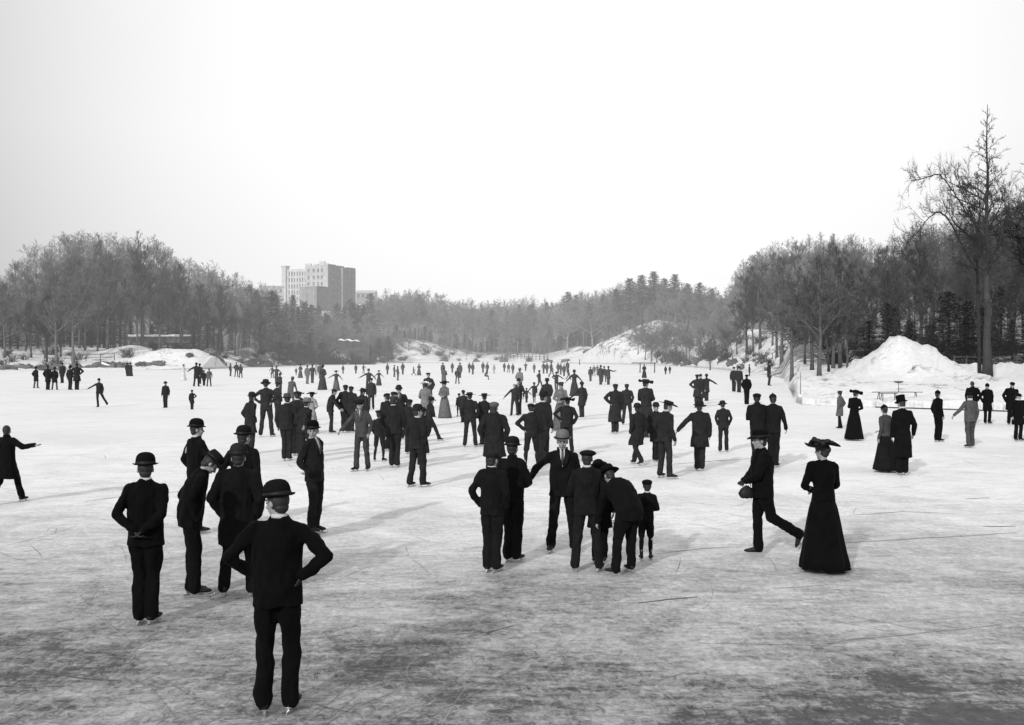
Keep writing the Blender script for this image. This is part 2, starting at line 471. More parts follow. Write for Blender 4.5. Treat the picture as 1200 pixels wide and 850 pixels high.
    # boots and skates
    for s in (1, -1):
        _, _, az, yaw, pit = LR if s == 1 else LL
        R = Matrix.Rotation(-radians(yaw), 3, 'Z') @ Matrix.Rotation(-radians(pit), 3, 'X')
        A = ank[s]
        def K(x, y, z): return A + R @ V((x, y, z))
        bt = MB(); sg2 = max(seg - 2, 6)
        sec = [(-.075, .012, .028, -.045), (-.06, .034, .045, -.042), (0, .038, .048, -.038), (.06, .042, .036, -.052), (.12, .044, .026, -.062), (.165, .034, .020, -.066), (.185, .012, .010, -.070)]
        rings = []
        for y, rx, rz, zc in sec:
            rings.append([K(rx * cos(2 * pi * q / sg2), y, max(zc + rz * sin(2 * pi * q / sg2), -.088)) for q in range(sg2)])
        bt.loft(rings)
        bt.tube([K(0, -.018, -.05), K(0, -.012, .06)], [(.030, .038), (.032, .036)], sg2, side=R @ V((1, 0, 0)))
        bo2 = bt.obj('boot', M['leather'], root)
        if lod < 2 and skates:
            sk = MB()
            sk.box(K(0, .045, -.125), (.006, .29, .018), R)
            sk.tube([K(0, .185, -.127), K(0, .215, -.115), K(0, .22, -.10)], [.006, .005, .004], 5)
            for y in (-.045, .115): sk.box(K(0, y, -.103), (.02, .035, .034), R)
            sk.box(K(0, .045, -.0895), (.055, .22, .005), R)
            sk.obj('skate', M['steel'], bo2, smooth=False)
    # neck linen
    if collar:
        k = MB()
        k.tube([frame(1.47)[0], frame(1.500)[0] + nF * .002], [(.0685, .0685), (.0615, .0625)], 16, side=nR)
        co = k.obj('collar', M['linen'], root)
    if front:
        k = MB(); rows = []
        for z_, w_, y_ in ((1.225, .004, .134), (1.28, .012, .137), (1.34, .024, .131), (1.40, .034, .113), (1.45, .036, .092), (1.49, .032, .072)):
            rows.append([B(x_ * w_, y_ * (1 + (g - 1) * .9) - .012 * abs(x_) + .006, z_) for x_ in (-1, -.5, 0, .5, 1)])
        n0 = len(k.v)
        for r_ in rows: k.v.extend(r_)
        for i in range(len(rows) - 1):
            for q in range(4): a = n0 + i * 5 + q; k.face((a, a + 1, a + 6, a + 5))
        so = k.obj('shirt_front', M['linen'], root)
        k = MB()
        k.tube([B(0, .145 * g, 1.25), B(0, .149 * g, 1.33), B(0, .124 * g, 1.43), B(0, .088 * g, 1.485)], [(.012, .006), (.020, .007), (.012, .007), (.014, .008)], 8, side=nR)
        k.obj('necktie', M['dark'], root)
        for s in (1, -1):       # lapels
            k = MB()
            k.tube([B(s * .014, .14 * g, 1.21), B(s * .052, .136 * g, 1.30), B(s * .078, .116 * g, 1.39), B(s * .06, .085, 1.46), B(s * .066, .01, 1.50)],
                   [(.012, .006), (.030, .007), (.034, .008), (.022, .008), (.016, .008)], 8, side=nR)
            k.obj('lapel', M['cloth'], jo, color=c * 1.3)
    if scarf:
        k = MB(); k.tube([frame(1.46)[0], frame(1.52)[0]], [(.088, .085), (.080, .078)], 12, side=nR); k.obj('scarf', M['linen'], root)
    if muff:
        w1, w2 = AR[1][1], AR[-1][1]; k = MB(); k.tube([w2 - sR * .05, w1.lerp(w2, .5), w1 + sR * .05], [.07, .09, .07], 12); k.obj('muff', M['fur'], root)
    # ---- hats
    tilt = Hm @ Matrix.Rotation(radians(-3), 3, 'X')
    def Q(x, y, z): return Hc + tilt @ V((x * hs, y * hs, z * hs))
    def lathe(k, prof, zc=0.0, el=1.13, curl=0.0, wob=0.0, sg=None, off=(0, 0), dent=0.0):
        sg = sg or (28, 20, 12)[lod]; rings = []
        for r, z in prof:
            rr_ = []
            for q in range(sg):
                th = 2 * pi * q / sg
                zz = z + curl * max(r - .1, 0) / .05 * cos(th) ** 2 + wob * max(r - .1, 0) * sin(3 * th + 1)
                if dent and z > .13: zz -= dent * max(0, 1 - abs(cos(th)) * r / .05)
                rr_.append(Q(off[0] + r * cos(th), off[1] + r * el * sin(th) - .01, zz + zc))
            rings.append(rr_)
        k.loft(rings)
    k = MB(); hn = 'hat'; topz = .20
    if hat == 'bowler':
        lathe(k, [(.098, .045), (.118, .044), (.130, .048), (.133, .054), (.129, .056), (.116, .051), (.101, .055), (.102, .085), (.100, .115), (.090, .145), (.070, .168), (.040, .181), (.005, .185)], curl=.022)
        topz = .185
    elif hat == 'fedora':
        lathe(k, [(.098, .045), (.14, .036), (.168, .038), (.170, .043), (.14, .044), (.104, .055), (.103, .09), (.097, .13), (.085, .158), (.05, .165), (.005, .148)], curl=.012, wob=.12)
        topz = .165
    elif hat == 'cowl':      # wide flat-brimmed hat
        lathe(k, [(.098, .055), (.15, .05), (.205, .052), (.207, .058), (.15, .060), (.102, .065), (.102, .10), (.096, .125), (.08, .135), (.005, .13)], curl=.008, wob=.05)
        topz = .135
    elif hat == 'cap':
        hn = 'cap'
        k.ball(Q(0, -.012, .078), (.103 * hs, .118 * hs, .052 * hs), 16, 8, tilt); k.ball(Q(0, -.012, .05), (.094 * hs, .108 * hs, .05 * hs), 14, 6, tilt)
        k.ball(Q(0, .102, .046), (.062 * hs, .045 * hs, .009 * hs), 14, 6, tilt)
        topz = .13
    elif hat == 'tam':
        hn = 'cap'
        k.ball(Q(.01, -.02, .088), (.125 * hs, .13 * hs, .048 * hs), 16, 8, tilt); k.ball(Q(0, -.005, .055), (.09 * hs, .102 * hs, .035 * hs), 14, 6, tilt)
        topz = .13
    elif hat == 'knit':
        hn = 'cap'
        k.ball(Q(0, -.006, .065), (.092 * hs, .106 * hs, .085 * hs), 14, 8, tilt); k.ball(Q(0, -.01, .155), .02 * hs, 8, 6)
        topz = .165
    elif hat == 'high':
        lathe(k, [(.098, .045), (.13, .044), (.142, .05), (.13, .052), (.100, .055), (.096, .12), (.102, .19), (.10, .20), (.005, .20)], curl=.012)
        topz = .20
    elif hat == 'wide' or hat == 'plume':
        lathe(k, [(.10, .075), (.17, .070), (.235, .075), (.237, .082), (.17, .082), (.105, .085), (.108, .12), (.095, .145), (.06, .155), (.005, .155)], curl=.004, wob=.25, el=1.02)
        topz = .17
    if hat != 'none':
        hto = k.obj(hn, M['felt'], root, color=hc)
        if lod == 0 and hat in ('bowler', 'fedora', 'high', 'cowl'):
            k = MB(); sg = 28
            rings = []
            for r, z in ((.1045, .057), (.1055, .066), (.1055, .075), (.1045, .083)):
                rings.append([Q(r * cos(2 * pi * q / sg), r * 1.13 * sin(2 * pi * q / sg) - .01, z) for q in range(sg)])
            k.loft(rings, cap=False); k.obj('hat_band', M['leather'], hto)
        if hat in ('wide', 'plume'):
            k = MB()
            if hat == 'plume':
                for i in range(9):
                    a = .5 + i * .55; r = .13
                    k.ball(Q(r * cos(a), r * sin(a), .115 + .02 * sin(i * 2)), (.05, .05, .032), 8, 6, tilt)
                k.tube([Q(-.1, .08, .12), Q(-.2, -.02, .17), Q(-.22, -.12, .14)], [.03, .035, .012], 8)
            else:
                for i in range(5):
                    a = i * 1.25; k.ball(Q(.09 * cos(a), .09 * sin(a), .12), (.04, .04, .035), 8, 6, tilt)
            k.obj('hat_trim', M['felt'], hto, color=hc * 1.6 + .01)
    else: topz = .125
    top = H(0, 0, topz).z
    for ch in root.children: ch.location.z += lift
    return top + lift

PROTO = {}; PR = random.Random(21)
def person(x, yt, yf, label, face=0, group=None, d=None, **kw):
    """stand a figure where its feet meet the ice at row yf of the photograph, as tall as it is there"""
    d = depth(yf) if d is None else d; hpx = yf - yt
    lod = 0 if hpx >= 98 else (1 if hpx >= 46 else 2)
    if lod < 2 and 'hyaw' not in kw: kw['hyaw'] = PR.uniform(-28, 28)
    if lod < 2 and 'twist' not in kw: kw['twist'] = PR.uniform(-8, 8)
    if lod == 2 and kw.get('hat') == 'cap' and not kw.get('kid'): kw['hat'] = ('cap', 'bowler', 'knit', 'fedora', 'tam')[int(x * 7) % 5]
    if lod == 1 and 'lean' not in kw: kw['lean'] = PR.uniform(-4, 7); kw['side'] = kw.get('side', PR.uniform(-4, 4)); kw['hpitch'] = kw.get('hpitch', PR.uniform(-6, 16))
    if lod == 1 and 'girth' not in kw: kw['girth'] = PR.uniform(.95, 1.1)
    if 'c' not in kw: kw['c'] = .0035 + .00055 * d  # coat colour pales with distance, haze painted into the cloth
    col = {k: kw[k] for k in ('c', 't', 'hc') if k in kw}
    root = empty('person', (wx(x, d), d, 0), -radians(face))
    label = label
    tag(root, label, 'person', group)
    key = None
    if lod == 2:
        key = tuple(sorted((k, str(v)) for k, v in kw.items() if k not in ('c', 't', 'hc')))
    if key and key in PROTO:
        COPIES.append((root, key, col)); top = PROTO[key][1]
    else:
        top = build_person(root, lod, **kw)
        if key: PROTO[key] = (root, top)
    s = hpx * d / F / top
    root.scale = (s, s, s)
    return root
COPIES = []
def flush_copies():
    for root, key, col in COPIES:
        src = PROTO[key][0]
        for ch in src.children:
            c_ = copy_tree(ch, root)
            n = c_.name
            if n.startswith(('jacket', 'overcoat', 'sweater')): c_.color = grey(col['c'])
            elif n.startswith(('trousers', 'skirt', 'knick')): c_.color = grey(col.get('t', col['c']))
            elif n.startswith(('hat', 'cap')):
                c_.color = grey(col.get('hc', col['c']))
    COPIES.clear()
# ------------------------------------------------------------------ world, sun, camera
SUN_AZ = 206.0      # degrees clockwise from +Y (where the light comes from): behind and to the left
SUN_EL = 24.0
w = bpy.data.worlds.new("World"); sc.world = w; w.use_nodes = True
nt = w.node_tree; bg = nt.nodes['Background']
sky = N(nt, 'ShaderNodeTexSky', sky_type='NISHITA'); sky.sun_disc = False
sky.sun_elevation = radians(SUN_EL); sky.sun_rotation = radians(SUN_AZ); sky.dust_density = 4.0; sky.air_density = 1.0
bw = N(nt, 'ShaderNodeRGBToBW'); nt.links.new(sky.outputs[0], bw.inputs[0])
# winter haze evens the sky out: brightest low over the pond, a little dimmer to the sides and overhead
tc = N(nt, 'ShaderNodeTexCoord'); sx = N(nt, 'ShaderNodeSeparateXYZ'); nt.links.new(tc.outputs['Generated'], sx.inputs[0])
xx = mathn(nt, 'MULTIPLY', sx.outputs['X'], sx.outputs['X'])
off = mathn(nt, 'SUBTRACT', sx.outputs['X'], 0.06); x4 = mathn(nt, 'POWER', mathn(nt, 'ABSOLUTE', off), 3.0)
zz = mathn(nt, 'MULTIPLY', mathn(nt, 'MAXIMUM', sx.outputs['Z'], 0), 0.10)
haze = mathn(nt, 'SUBTRACT', 11.25, mathn(nt, 'MULTIPLY', x4, 33.0))
haze = mathn(nt, 'MAXIMUM', haze, 6.5)
low_ = mathn(nt, 'MULTIPLY', mathn(nt, 'MAXIMUM', mathn(nt, 'SUBTRACT', .20, mathn(nt, 'ABSOLUTE', sx.outputs['Z'])), 0), 7.0)
haze = mathn(nt, 'SUBTRACT', haze, low_)
cl = noise_n(nt, 1.4, 3, 0.5, tc.outputs['Generated'])
haze = mathn(nt, 'ADD', haze, mathn(nt, 'MULTIPLY', mathn(nt, 'SUBTRACT', cl, 0.5), 0.7))
mx = N(nt, 'ShaderNodeMix', data_type='FLOAT'); mx.inputs[0].default_value = 0.12
nt.links.new(haze, mx.inputs[2]); nt.links.new(bw.outputs[0], mx.inputs[3])
cb = N(nt, 'ShaderNodeCombineColor')
for i in range(3): nt.links.new(mx.outputs[0], cb.inputs[i])
nt.links.new(cb.outputs[0], bg.inputs['Color']); bg.inputs['Strength'].default_value = 0.105
sd = bpy.data.lights.new('sun', 'SUN'); sd.energy = 2.6; sd.angle = radians(1.5); sd.color = (1, 1, 1)
so = bpy.data.objects.new('sun', sd); C.objects.link(so)
a, e = radians(SUN_AZ), radians(SUN_EL)
dirn = V((sin(a) * cos(e), cos(a) * cos(e), sin(e)))
so.rotation_euler = dirn.to_track_quat('Z', 'Y').to_euler(); so.location = (-30, -30, 30)
cd = bpy.data.cameras.new('camera'); co = bpy.data.objects.new('camera', cd); C.objects.link(co)
co.location = (0, 0, CH); co.rotation_euler = (radians(90), 0, 0); cd.lens = 36.0 * F / 1200; cd.sensor_width = 36
cd.shift_y = -7.0 / 1200; cd.clip_end = 4000; cd.clip_start = 0.1
sc.camera = co
sc.view_settings.view_transform = 'Standard'; sc.view_settings.look = 'None'; sc.view_settings.exposure = 0
sc.cycles.max_bounces = 5; sc.cycles.diffuse_bounces = 3; sc.cycles.glossy_bounces = 2
# ------------------------------------------------------------------ ice
m, nt, b = newmat('pond_ice')
geo = N(nt, 'ShaderNodeNewGeometry'); P_ = geo.outputs['Position']
def mapped(sx_, sy_, rot, off=0.0):
    mp = N(nt, 'ShaderNodeMapping'); mp.inputs['Scale'].default_value = (sx_, sy_, 1); mp.inputs['Rotation'].default_value = (0, 0, radians(rot))
    mp.inputs['Location'].default_value = (off, off * .7, 0); nt.links.new(P_, mp.inputs['Vector']); return mp.outputs[0]
sep = N(nt, 'ShaderNodeSeparateXYZ'); nt.links.new(P_, sep.inputs[0])
big = noise_n(nt, 0.11, 5, 0.6, mapped(1, 1.6, 20), 0.6)
mid = noise_n(nt, 1.0, 7, 0.68, mapped(.75, .8, -18), 1.2)
# skate strokes in several directions: very long thin noise
st = [noise_n(nt, 1.0, 6, 0.72, mapped(1.6, 5, r, o), 1.2) for r, o in ((9, 0), (-24, 9), (40, 21), (72, 33), (-58, 41))]
fine = noise_n(nt, 9, 9, 0.78, mapped(1.4, .9, 35), 0.9)
s = mathn(nt, 'ADD', st[0], st[1])
for k in st[2:]: s = mathn(nt, 'ADD', s, k)
s = mathn(nt, 'MULTIPLY', mathn(nt, 'SUBTRACT', s, 2.5), .9)
tot = mathn(nt, 'ADD', mathn(nt, 'MULTIPLY', mathn(nt, 'SUBTRACT', big, .5), 1.05), mathn(nt, 'MULTIPLY', mathn(nt, 'SUBTRACT', mid, .5), 1.0))
tot = mathn(nt, 'ADD', tot, mathn(nt, 'MULTIPLY', s, .42))
tot = mathn(nt, 'ADD', tot, mathn(nt, 'MULTIPLY', mathn(nt, 'SUBTRACT', fine, .5), 1.35))
# ice colour is darker near the camera and pales with distance
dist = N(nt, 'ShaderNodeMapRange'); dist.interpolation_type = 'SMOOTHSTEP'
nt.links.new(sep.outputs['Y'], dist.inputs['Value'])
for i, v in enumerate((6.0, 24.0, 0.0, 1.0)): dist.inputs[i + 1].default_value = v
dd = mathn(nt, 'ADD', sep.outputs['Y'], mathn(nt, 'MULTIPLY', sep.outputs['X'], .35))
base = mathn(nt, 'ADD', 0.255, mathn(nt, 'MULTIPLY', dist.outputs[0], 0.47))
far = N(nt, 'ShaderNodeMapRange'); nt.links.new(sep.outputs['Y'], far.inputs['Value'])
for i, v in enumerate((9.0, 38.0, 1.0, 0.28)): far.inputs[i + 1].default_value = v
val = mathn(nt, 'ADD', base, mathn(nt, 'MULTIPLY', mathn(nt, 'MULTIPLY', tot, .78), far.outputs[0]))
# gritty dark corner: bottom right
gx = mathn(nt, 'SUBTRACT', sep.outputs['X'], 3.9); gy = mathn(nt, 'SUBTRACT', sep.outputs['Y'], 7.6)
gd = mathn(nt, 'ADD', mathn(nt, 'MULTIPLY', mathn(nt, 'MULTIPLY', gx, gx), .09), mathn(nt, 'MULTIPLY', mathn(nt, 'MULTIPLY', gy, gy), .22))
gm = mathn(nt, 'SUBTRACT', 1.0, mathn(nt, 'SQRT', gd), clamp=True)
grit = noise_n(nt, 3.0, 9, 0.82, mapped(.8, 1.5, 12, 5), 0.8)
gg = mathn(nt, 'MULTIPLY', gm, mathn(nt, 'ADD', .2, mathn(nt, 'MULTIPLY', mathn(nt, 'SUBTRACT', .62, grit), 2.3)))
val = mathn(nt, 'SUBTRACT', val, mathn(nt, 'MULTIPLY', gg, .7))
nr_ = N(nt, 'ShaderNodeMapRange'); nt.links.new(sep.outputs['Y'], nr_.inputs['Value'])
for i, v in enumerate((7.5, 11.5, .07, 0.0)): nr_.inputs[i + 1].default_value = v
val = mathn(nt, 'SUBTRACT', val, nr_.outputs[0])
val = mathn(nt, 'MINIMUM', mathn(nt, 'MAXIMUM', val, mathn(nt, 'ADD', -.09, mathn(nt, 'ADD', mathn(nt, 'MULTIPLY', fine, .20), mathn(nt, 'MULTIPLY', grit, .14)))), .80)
cb = N(nt, 'ShaderNodeCombineColor')
for i in range(3): nt.links.new(val, cb.inputs[i])
nt.links.new(cb.outputs[0], b.inputs['Base Color'])
b.inputs['Roughness'].default_value = 0.6; b.inputs['Specular IOR Level'].default_value = 0.16
bp = N(nt, 'ShaderNodeBump'); bp.inputs['Strength'].default_value = 0.5; bp.inputs['Distance'].default_value = 0.02
hh = mathn(nt, 'ADD', mathn(nt, 'MULTIPLY', fine, .6), mathn(nt, 'ADD', st[0], st[1]))
nt.links.new(hh, bp.inputs['Height']); nt.links.new(bp.outputs[0], b.inputs['Normal'])
M['ice'] = m
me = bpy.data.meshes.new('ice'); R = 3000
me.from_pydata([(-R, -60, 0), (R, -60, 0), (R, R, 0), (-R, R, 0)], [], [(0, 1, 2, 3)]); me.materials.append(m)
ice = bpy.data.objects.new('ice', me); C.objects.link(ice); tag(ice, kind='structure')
# cracks and blown ridges
M['crack'] = simple('ice_crack', .13, .9, .05, .5, 3)
M['crackl'] = simple('refrozen_crack', .32, .9, .05, .3, 2)
def crack(pts, wpx, mat='crack', seed=0):
    """pts: (px, y) picked on the ground; width in metres"""
    r = random.Random(seed); P = []
    for (x0, y0), (x1, y1) in zip(pts[:-1], pts[1:]):
        d0, d1 = depth(y0), depth(y1); a_ = V((wx(x0, d0), d0, 0)); b_ = V((wx(x1, d1), d1, 0)); n = max(4, int((b_ - a_).length / .12))
        for i in range(n): P.append(a_.lerp(b_, i / n))
    k = MB(); n = len(P)
    for i, q in enumerate(P):
        t = (P[min(i + 1, n - 1)] - P[max(i - 1, 0)]).normalized(); nn = V((-t.y, t.x, 0))
        q = q + nn * (noise.noise(V((q.x * .8, q.y * .8, seed))) * .12 + noise.noise(V((q.x * 4, q.y * 4, seed))) * .03)
        w_ = wpx * (0.15 + .85 * sin(pi * (i + .5) / n) ** .6) * (0.55 + .9 * abs(noise.noise(V((q.x * 2.2, q.y * 2.2, seed + 5)))) + .4 * r.random())
        k.v += [q + nn * w_ / 2 + V((0, 0, .004)), q - nn * w_ / 2 + V((0, 0, .004))]
    for i in range(n - 1): k.face((2 * i, 2 * i + 1, 2 * i + 3, 2 * i + 2))
    o = k.obj('ice_crack', M[mat]); tag(o, kind='structure')
for i, (pts, w_, mt) in enumerate([
    ([(560, 578), (660, 660)][:0] or [(425, 795), (455, 796), (492, 793)], .016, 'crack'),
    ([(534, 744), (575, 742), (615, 732)], .020, 'crack'),
    ([(415, 757), (450, 755)], .012, 'crackl'),
    ([(745, 706), (780, 702), (830, 699)], .045, 'crack'),
    ([(770, 650), (820, 644), (880, 640)], .03, 'crackl'),
    ([(985, 635), (1080, 631), (1200, 624)], .055, 'crackl'),
    ([(1155, 618), (1200, 617)], .05, 'crack'),
    ([(60, 790), (100, 795), (160, 799)], .022, 'crack'),
    ([(1000, 605), (1060, 600), (1130, 603)], .04, 'crackl'),
    ([(100, 588), (160, 580), (250, 574)], .05, 'crackl'),
    ([(548, 768), (560, 785), (566, 800)], .010, 'crackl'),
    ([(820, 755), (950, 757), (1080, 740), (1190, 730)], .03, 'crackl'),
    ([(905, 690), (940, 688), (980, 684)], .02, 'crackl'),
    ([(1130, 585), (1165, 583)], .07, 'crackl'),
    ([(700, 552), (780, 545), (900, 536)], .05, 'crackl'),
    ([(600, 497), (700, 490), (840, 487)], .12, 'crackl'),
    ([(470, 640), (500, 672), (540, 672)], .012, 'crackl'),
    ([(370, 826), (385, 830), (420, 835)], .02, 'crack')]):
    crack(pts, w_, mt, i * 3.7 + 1)

# strokes cut by skates: thin arcs, paler where the ice is powdered, darker where it is clean
M['stroke_p'] = simple('powdered_stroke', .33, .9, .05, .2, 3); M['stroke_d'] = simple('clean_stroke', .20, .6, .1, .3, 3)
for mt, cnt, sd_ in (('stroke_p', 230, 4), ('stroke_d', 260, 9)):
    r = random.Random(sd_); k = MB()
    for i in range(cnt):
        d = 6.3 * (1 + r.random() ** 1.6 * 4.2); px = r.uniform(-40, 1240); px = px if not (d < 9.6 and px > 850) else px - 700; c0 = V((wx(px, d), d, 0)); R_ = r.choice((1, -1)) * r.uniform(.8, 14); a0 = r.uniform(0, 6.28); Ls = r.uniform(.25, 2.2) * (1 if abs(R_) > 2 else .6)
        n = max(5, int(Ls / .1)); w_ = r.uniform(.002, .005) * (1 + d * .03); q0 = len(k.v); p_ = c0.copy(); zz = .002 + .0016 * r.random()
        for j_ in range(n + 1):
            a_ = a0 + Ls * j_ / n / R_; t = V((cos(a_), sin(a_), 0)); nn = V((-t.y, t.x, 0)); h_ = w_ * sin(pi * (j_ + .3) / (n + .6)) * (.5 + .5 * r.random())
            k.v += [p_ + nn * h_ + V((0, 0, zz)), p_ - nn * h_ + V((0, 0, zz))]; p_ = p_ + t * (Ls / n)
        for j_ in range(n): a_ = q0 + 2 * j_; k.face((a_, a_ + 1, a_ + 3, a_ + 2))
    o = k.obj('skate_strokes', M[mt], smooth=False); tag(o, kind='structure')
# ------------------------------------------------------------------ snow banks and hills
def interp(x, tab):
    if x <= tab[0][0]: return tab[0][1]
    for (a, u), (b_, v) in zip(tab[:-1], tab[1:]):
        if x <= b_: return u + (v - u) * (x - a) / (b_ - a)
    return tab[-1][1]
def sm(t): t = min(max(t, 0), 1); return t * t * (3 - 2 * t)
SHORE = [(-400, 120), (-150, 175), (0, 196), (60, 208), (150, 215), (235, 226), (290, 268), (330, 312), (420, 430), (480, 470), (600, 480), (650, 440), (700, 400), (760, 345), (800, 290), (850, 215), (885, 172), (915, 135), (931, 64), (940, 60.5), (1040, 57), (1200, 52.5), (1500, 44)]
def shore(px): return interp(px, SHORE)
BASE = [(-400, 4), (0, 4.6), (140, 5.0), (230, 4.0), (300, 3.5), (360, 5), (430, 8.5), (480, 9), (560, 5.5), (640, 4.5), (680, 7), (830, 7), (880, 6.5), (930, 5), (1000, 5.5), (1100, 5.5), (1200, 4.5), (1500, 4)]
RUN = [(-400, 40), (300, 45), (480, 50), (700, 60), (860, 60), (925, 110), (1500, 100)]
BUMPS = []      # X, Y, sx, sy, h, power
def bump(px, d, wpx, sy, top, pw=2.0): BUMPS.append((wx(px, d), d, wpx * d / F, sy, top, pw))
bump(205, 236, 42, 9, 3.4, 2.4); bump(160, 244, 26, 7, 2.0); bump(255, 240, 26, 7, 1.6)
bump(300, 300, 22, 9, 3.2, 3); bump(268, 262, 18, 6, 1.6)
bump(470, 505, 45, 25, 3.8, 3); bump(430, 490, 20, 12, 2.0)
bump(742, 400, 56, 26, 7.2, 2.4); bump(700, 398, 30, 18, 2.4); bump(790, 392, 40, 22, 4.0)
bump(955, 200, 45, 22, 2.4); bump(880, 240, 60, 30, 3.0); bump(1000, 175, 40, 20, 1.6)
bump(1050, 84, 37, 4.2, 2.95, 1.75); bump(1046, 84, 14, 1.8, .5, 2); bump(1006, 93, 20, 3, 1.3, 2.0); bump(1090, 84, 26, 3.2, 1.1, 2.0); bump(1022, 80, 16, 2, .5); bump(1070, 79, 18, 2, .45); bump(1118, 80, 20, 3, .5)
bump(1138, 92, 22, 1.8, 1.15, 5); bump(1185, 96, 24, 2.0, 1.2, 4)
def land(px, e, d):
    """height at azimuth px, e metres behind the shore"""
    if e <= 0: return -.25
    X = wx(px, d)
    right = sm((px - 922) / 16)
    sl = (shore(px + 4) - shore(px - 4)) / (8 / F * max(shore(px), 1)); e0 = e; e = e / sqrt(1 + sl * sl) if px < 934 else e
    lip = (.30 + .12 * right + .12 * right * noise.noise(V((X * .3, d * .1, 2)))) * sm(e / (1.5 - .6 * right + .6 * noise.noise(V((X * .4, d * .3, 1)))))
    shelf = right * .55 * sm((e - .3) / 7)
    z = lip + shelf + (interp(px, BASE) - .6) * sm((e0 - (3 + 26 * right)) / interp(px, RUN)) + .012 * max(e0 - 60, 0)
    e = e0 if px < 880 else e
    for bx, by, sx_, sy_, h, pw in BUMPS:
        q = abs((X - bx) / sx_) ** pw + abs((d - by) / sy_) ** pw
        if q < 12: z += h * exp(-q * .9)
    k = min(e / 3, 1)
    z += k * (.34 * noise.noise(V((X * .16, d * .16, 2))) + .24 * noise.noise(V((X * .6, d * .6, 5))) + .10 * noise.noise(V((X * 2.1, d * 1.4, 9))))
    if 925 < px < 1200 and 74 < d < 98: z += .30 * noise.noise(V((X * .9, d * .9, 3))) * min(1, (d - 74) / 4) + .16 * noise.noise(V((X * 2.6, d * 2.2, 6)))
    if 670 < px < 850 and d > 350: z += 1.1 * noise.noise(V((X * .12, d * .12, 4))) + .5 * noise.noise(V((X * .4, d * .3, 6)))
    z += k * (.9 * noise.noise(V((X * .05, d * .05, 1)))) * min(e / 30, 1) * (1 - .6 * right)
    return z
def ground_at(px, d): return max(land(px, d - shore(px), d), 0)
k = MB(); cols = []
x = -420.0
while x < 1560:
    cols.append(x); x += 1.5 if 915 < x < 945 else (2.5 if x > 900 else 4.0)
es = [-1.0, 0.0]; s_ = .18
while es[-1] < 420: es.append(es[-1] + s_); s_ = min(s_ * 1.06, 14)
nr = len(es)
for px in cols:
    sh = shore(px); jit = .5 * noise.noise(V((px * .03, 3, 3))) + (.35 * noise.noise(V((px * .16, 1, 8))) if px > 925 else 0)
    for e_ in es:
        d = sh + e_ * (1.0) + (jit if e_ > -1 else 0)
        z = land(px, e_, d)
        k.v.append(V((wx(px, d), d, z)))
for i in range(len(cols) - 1):
    for j_ in range(nr - 1):
        a_ = i * nr + j_; k.face((a_, a_ + nr, a_ + nr + 1, a_ + 1))
m, nt, b = newmat('snow')
geo = N(nt, 'ShaderNodeNewGeometry'); P_ = geo.outputs['Position']
sep = N(nt, 'ShaderNodeSeparateXYZ'); nt.links.new(P_, sep.inputs[0])
n1 = noise_n(nt, .22, 6, .72, P_, .6); n2 = noise_n(nt, 1.3, 7, .75, P_, .4)
# leaf litter, rock and brush show through on the wooded slopes, more the farther back from the ice
up = N(nt, 'ShaderNodeMapRange'); nt.links.new(sep.outputs['Z'], up.inputs['Value'])
for i, v in enumerate((1.5, 7.0, 0.0, 0.085)): up.inputs[i + 1].default_value = v
wdx = N(nt, 'ShaderNodeMapRange'); nt.links.new(sep.outputs['X'], wdx.inputs['Value'])
for i, v in enumerate((28.0, 40.0, 0.0, 1.0)): wdx.inputs[i + 1].default_value = v
wdy = N(nt, 'ShaderNodeMapRange'); nt.links.new(sep.outputs['Y'], wdy.inputs['Value'])
for i, v in enumerate((98.0, 112.0, 0.0, 0.14)): wdy.inputs[i + 1].default_value = v
wdz = N(nt, 'ShaderNodeMapRange'); nt.links.new(sep.outputs['Y'], wdz.inputs['Value'])
for i, v in enumerate((150.0, 185.0, 1.0, 0.0)): wdz.inputs[i + 1].default_value = v
upx = mathn(nt, 'MULTIPLY', mathn(nt, 'MULTIPLY', wdx.outputs[0], wdy.outputs[0]), wdz.outputs[0])
fw = N(nt, 'ShaderNodeMapRange'); nt.links.new(sep.outputs['Y'], fw.inputs['Value'])
for i, v in enumerate((500.0, 540.0, 0.0, 0.12)): fw.inputs[i + 1].default_value = v
lx = N(nt, 'ShaderNodeMapRange'); nt.links.new(sep.outputs['X'], lx.inputs['Value'])
for i, v in enumerate((-60.0, -45.0, 1.0, 0.0)): lx.inputs[i + 1].default_value = v
ly = N(nt, 'ShaderNodeMapRange'); nt.links.new(sep.outputs['Y'], ly.inputs['Value'])
for i, v in enumerate((262.0, 290.0, 0.0, 0.11)): ly.inputs[i + 1].default_value = v
upx = mathn(nt, 'ADD', mathn(nt, 'ADD', upx, fw.outputs[0]), mathn(nt, 'MULTIPLY', lx.outputs[0], ly.outputs[0]))
q = mathn(nt, 'ADD', mathn(nt, 'ADD', mathn(nt, 'MULTIPLY', n1, .62), upx), mathn(nt, 'ADD', mathn(nt, 'MULTIPLY', n2, .38), up.outputs[0]))
r = ramp(nt, q, [(.0, .80), (.55, .74), (.59, .48), (.635, .16), (.9, .08)])
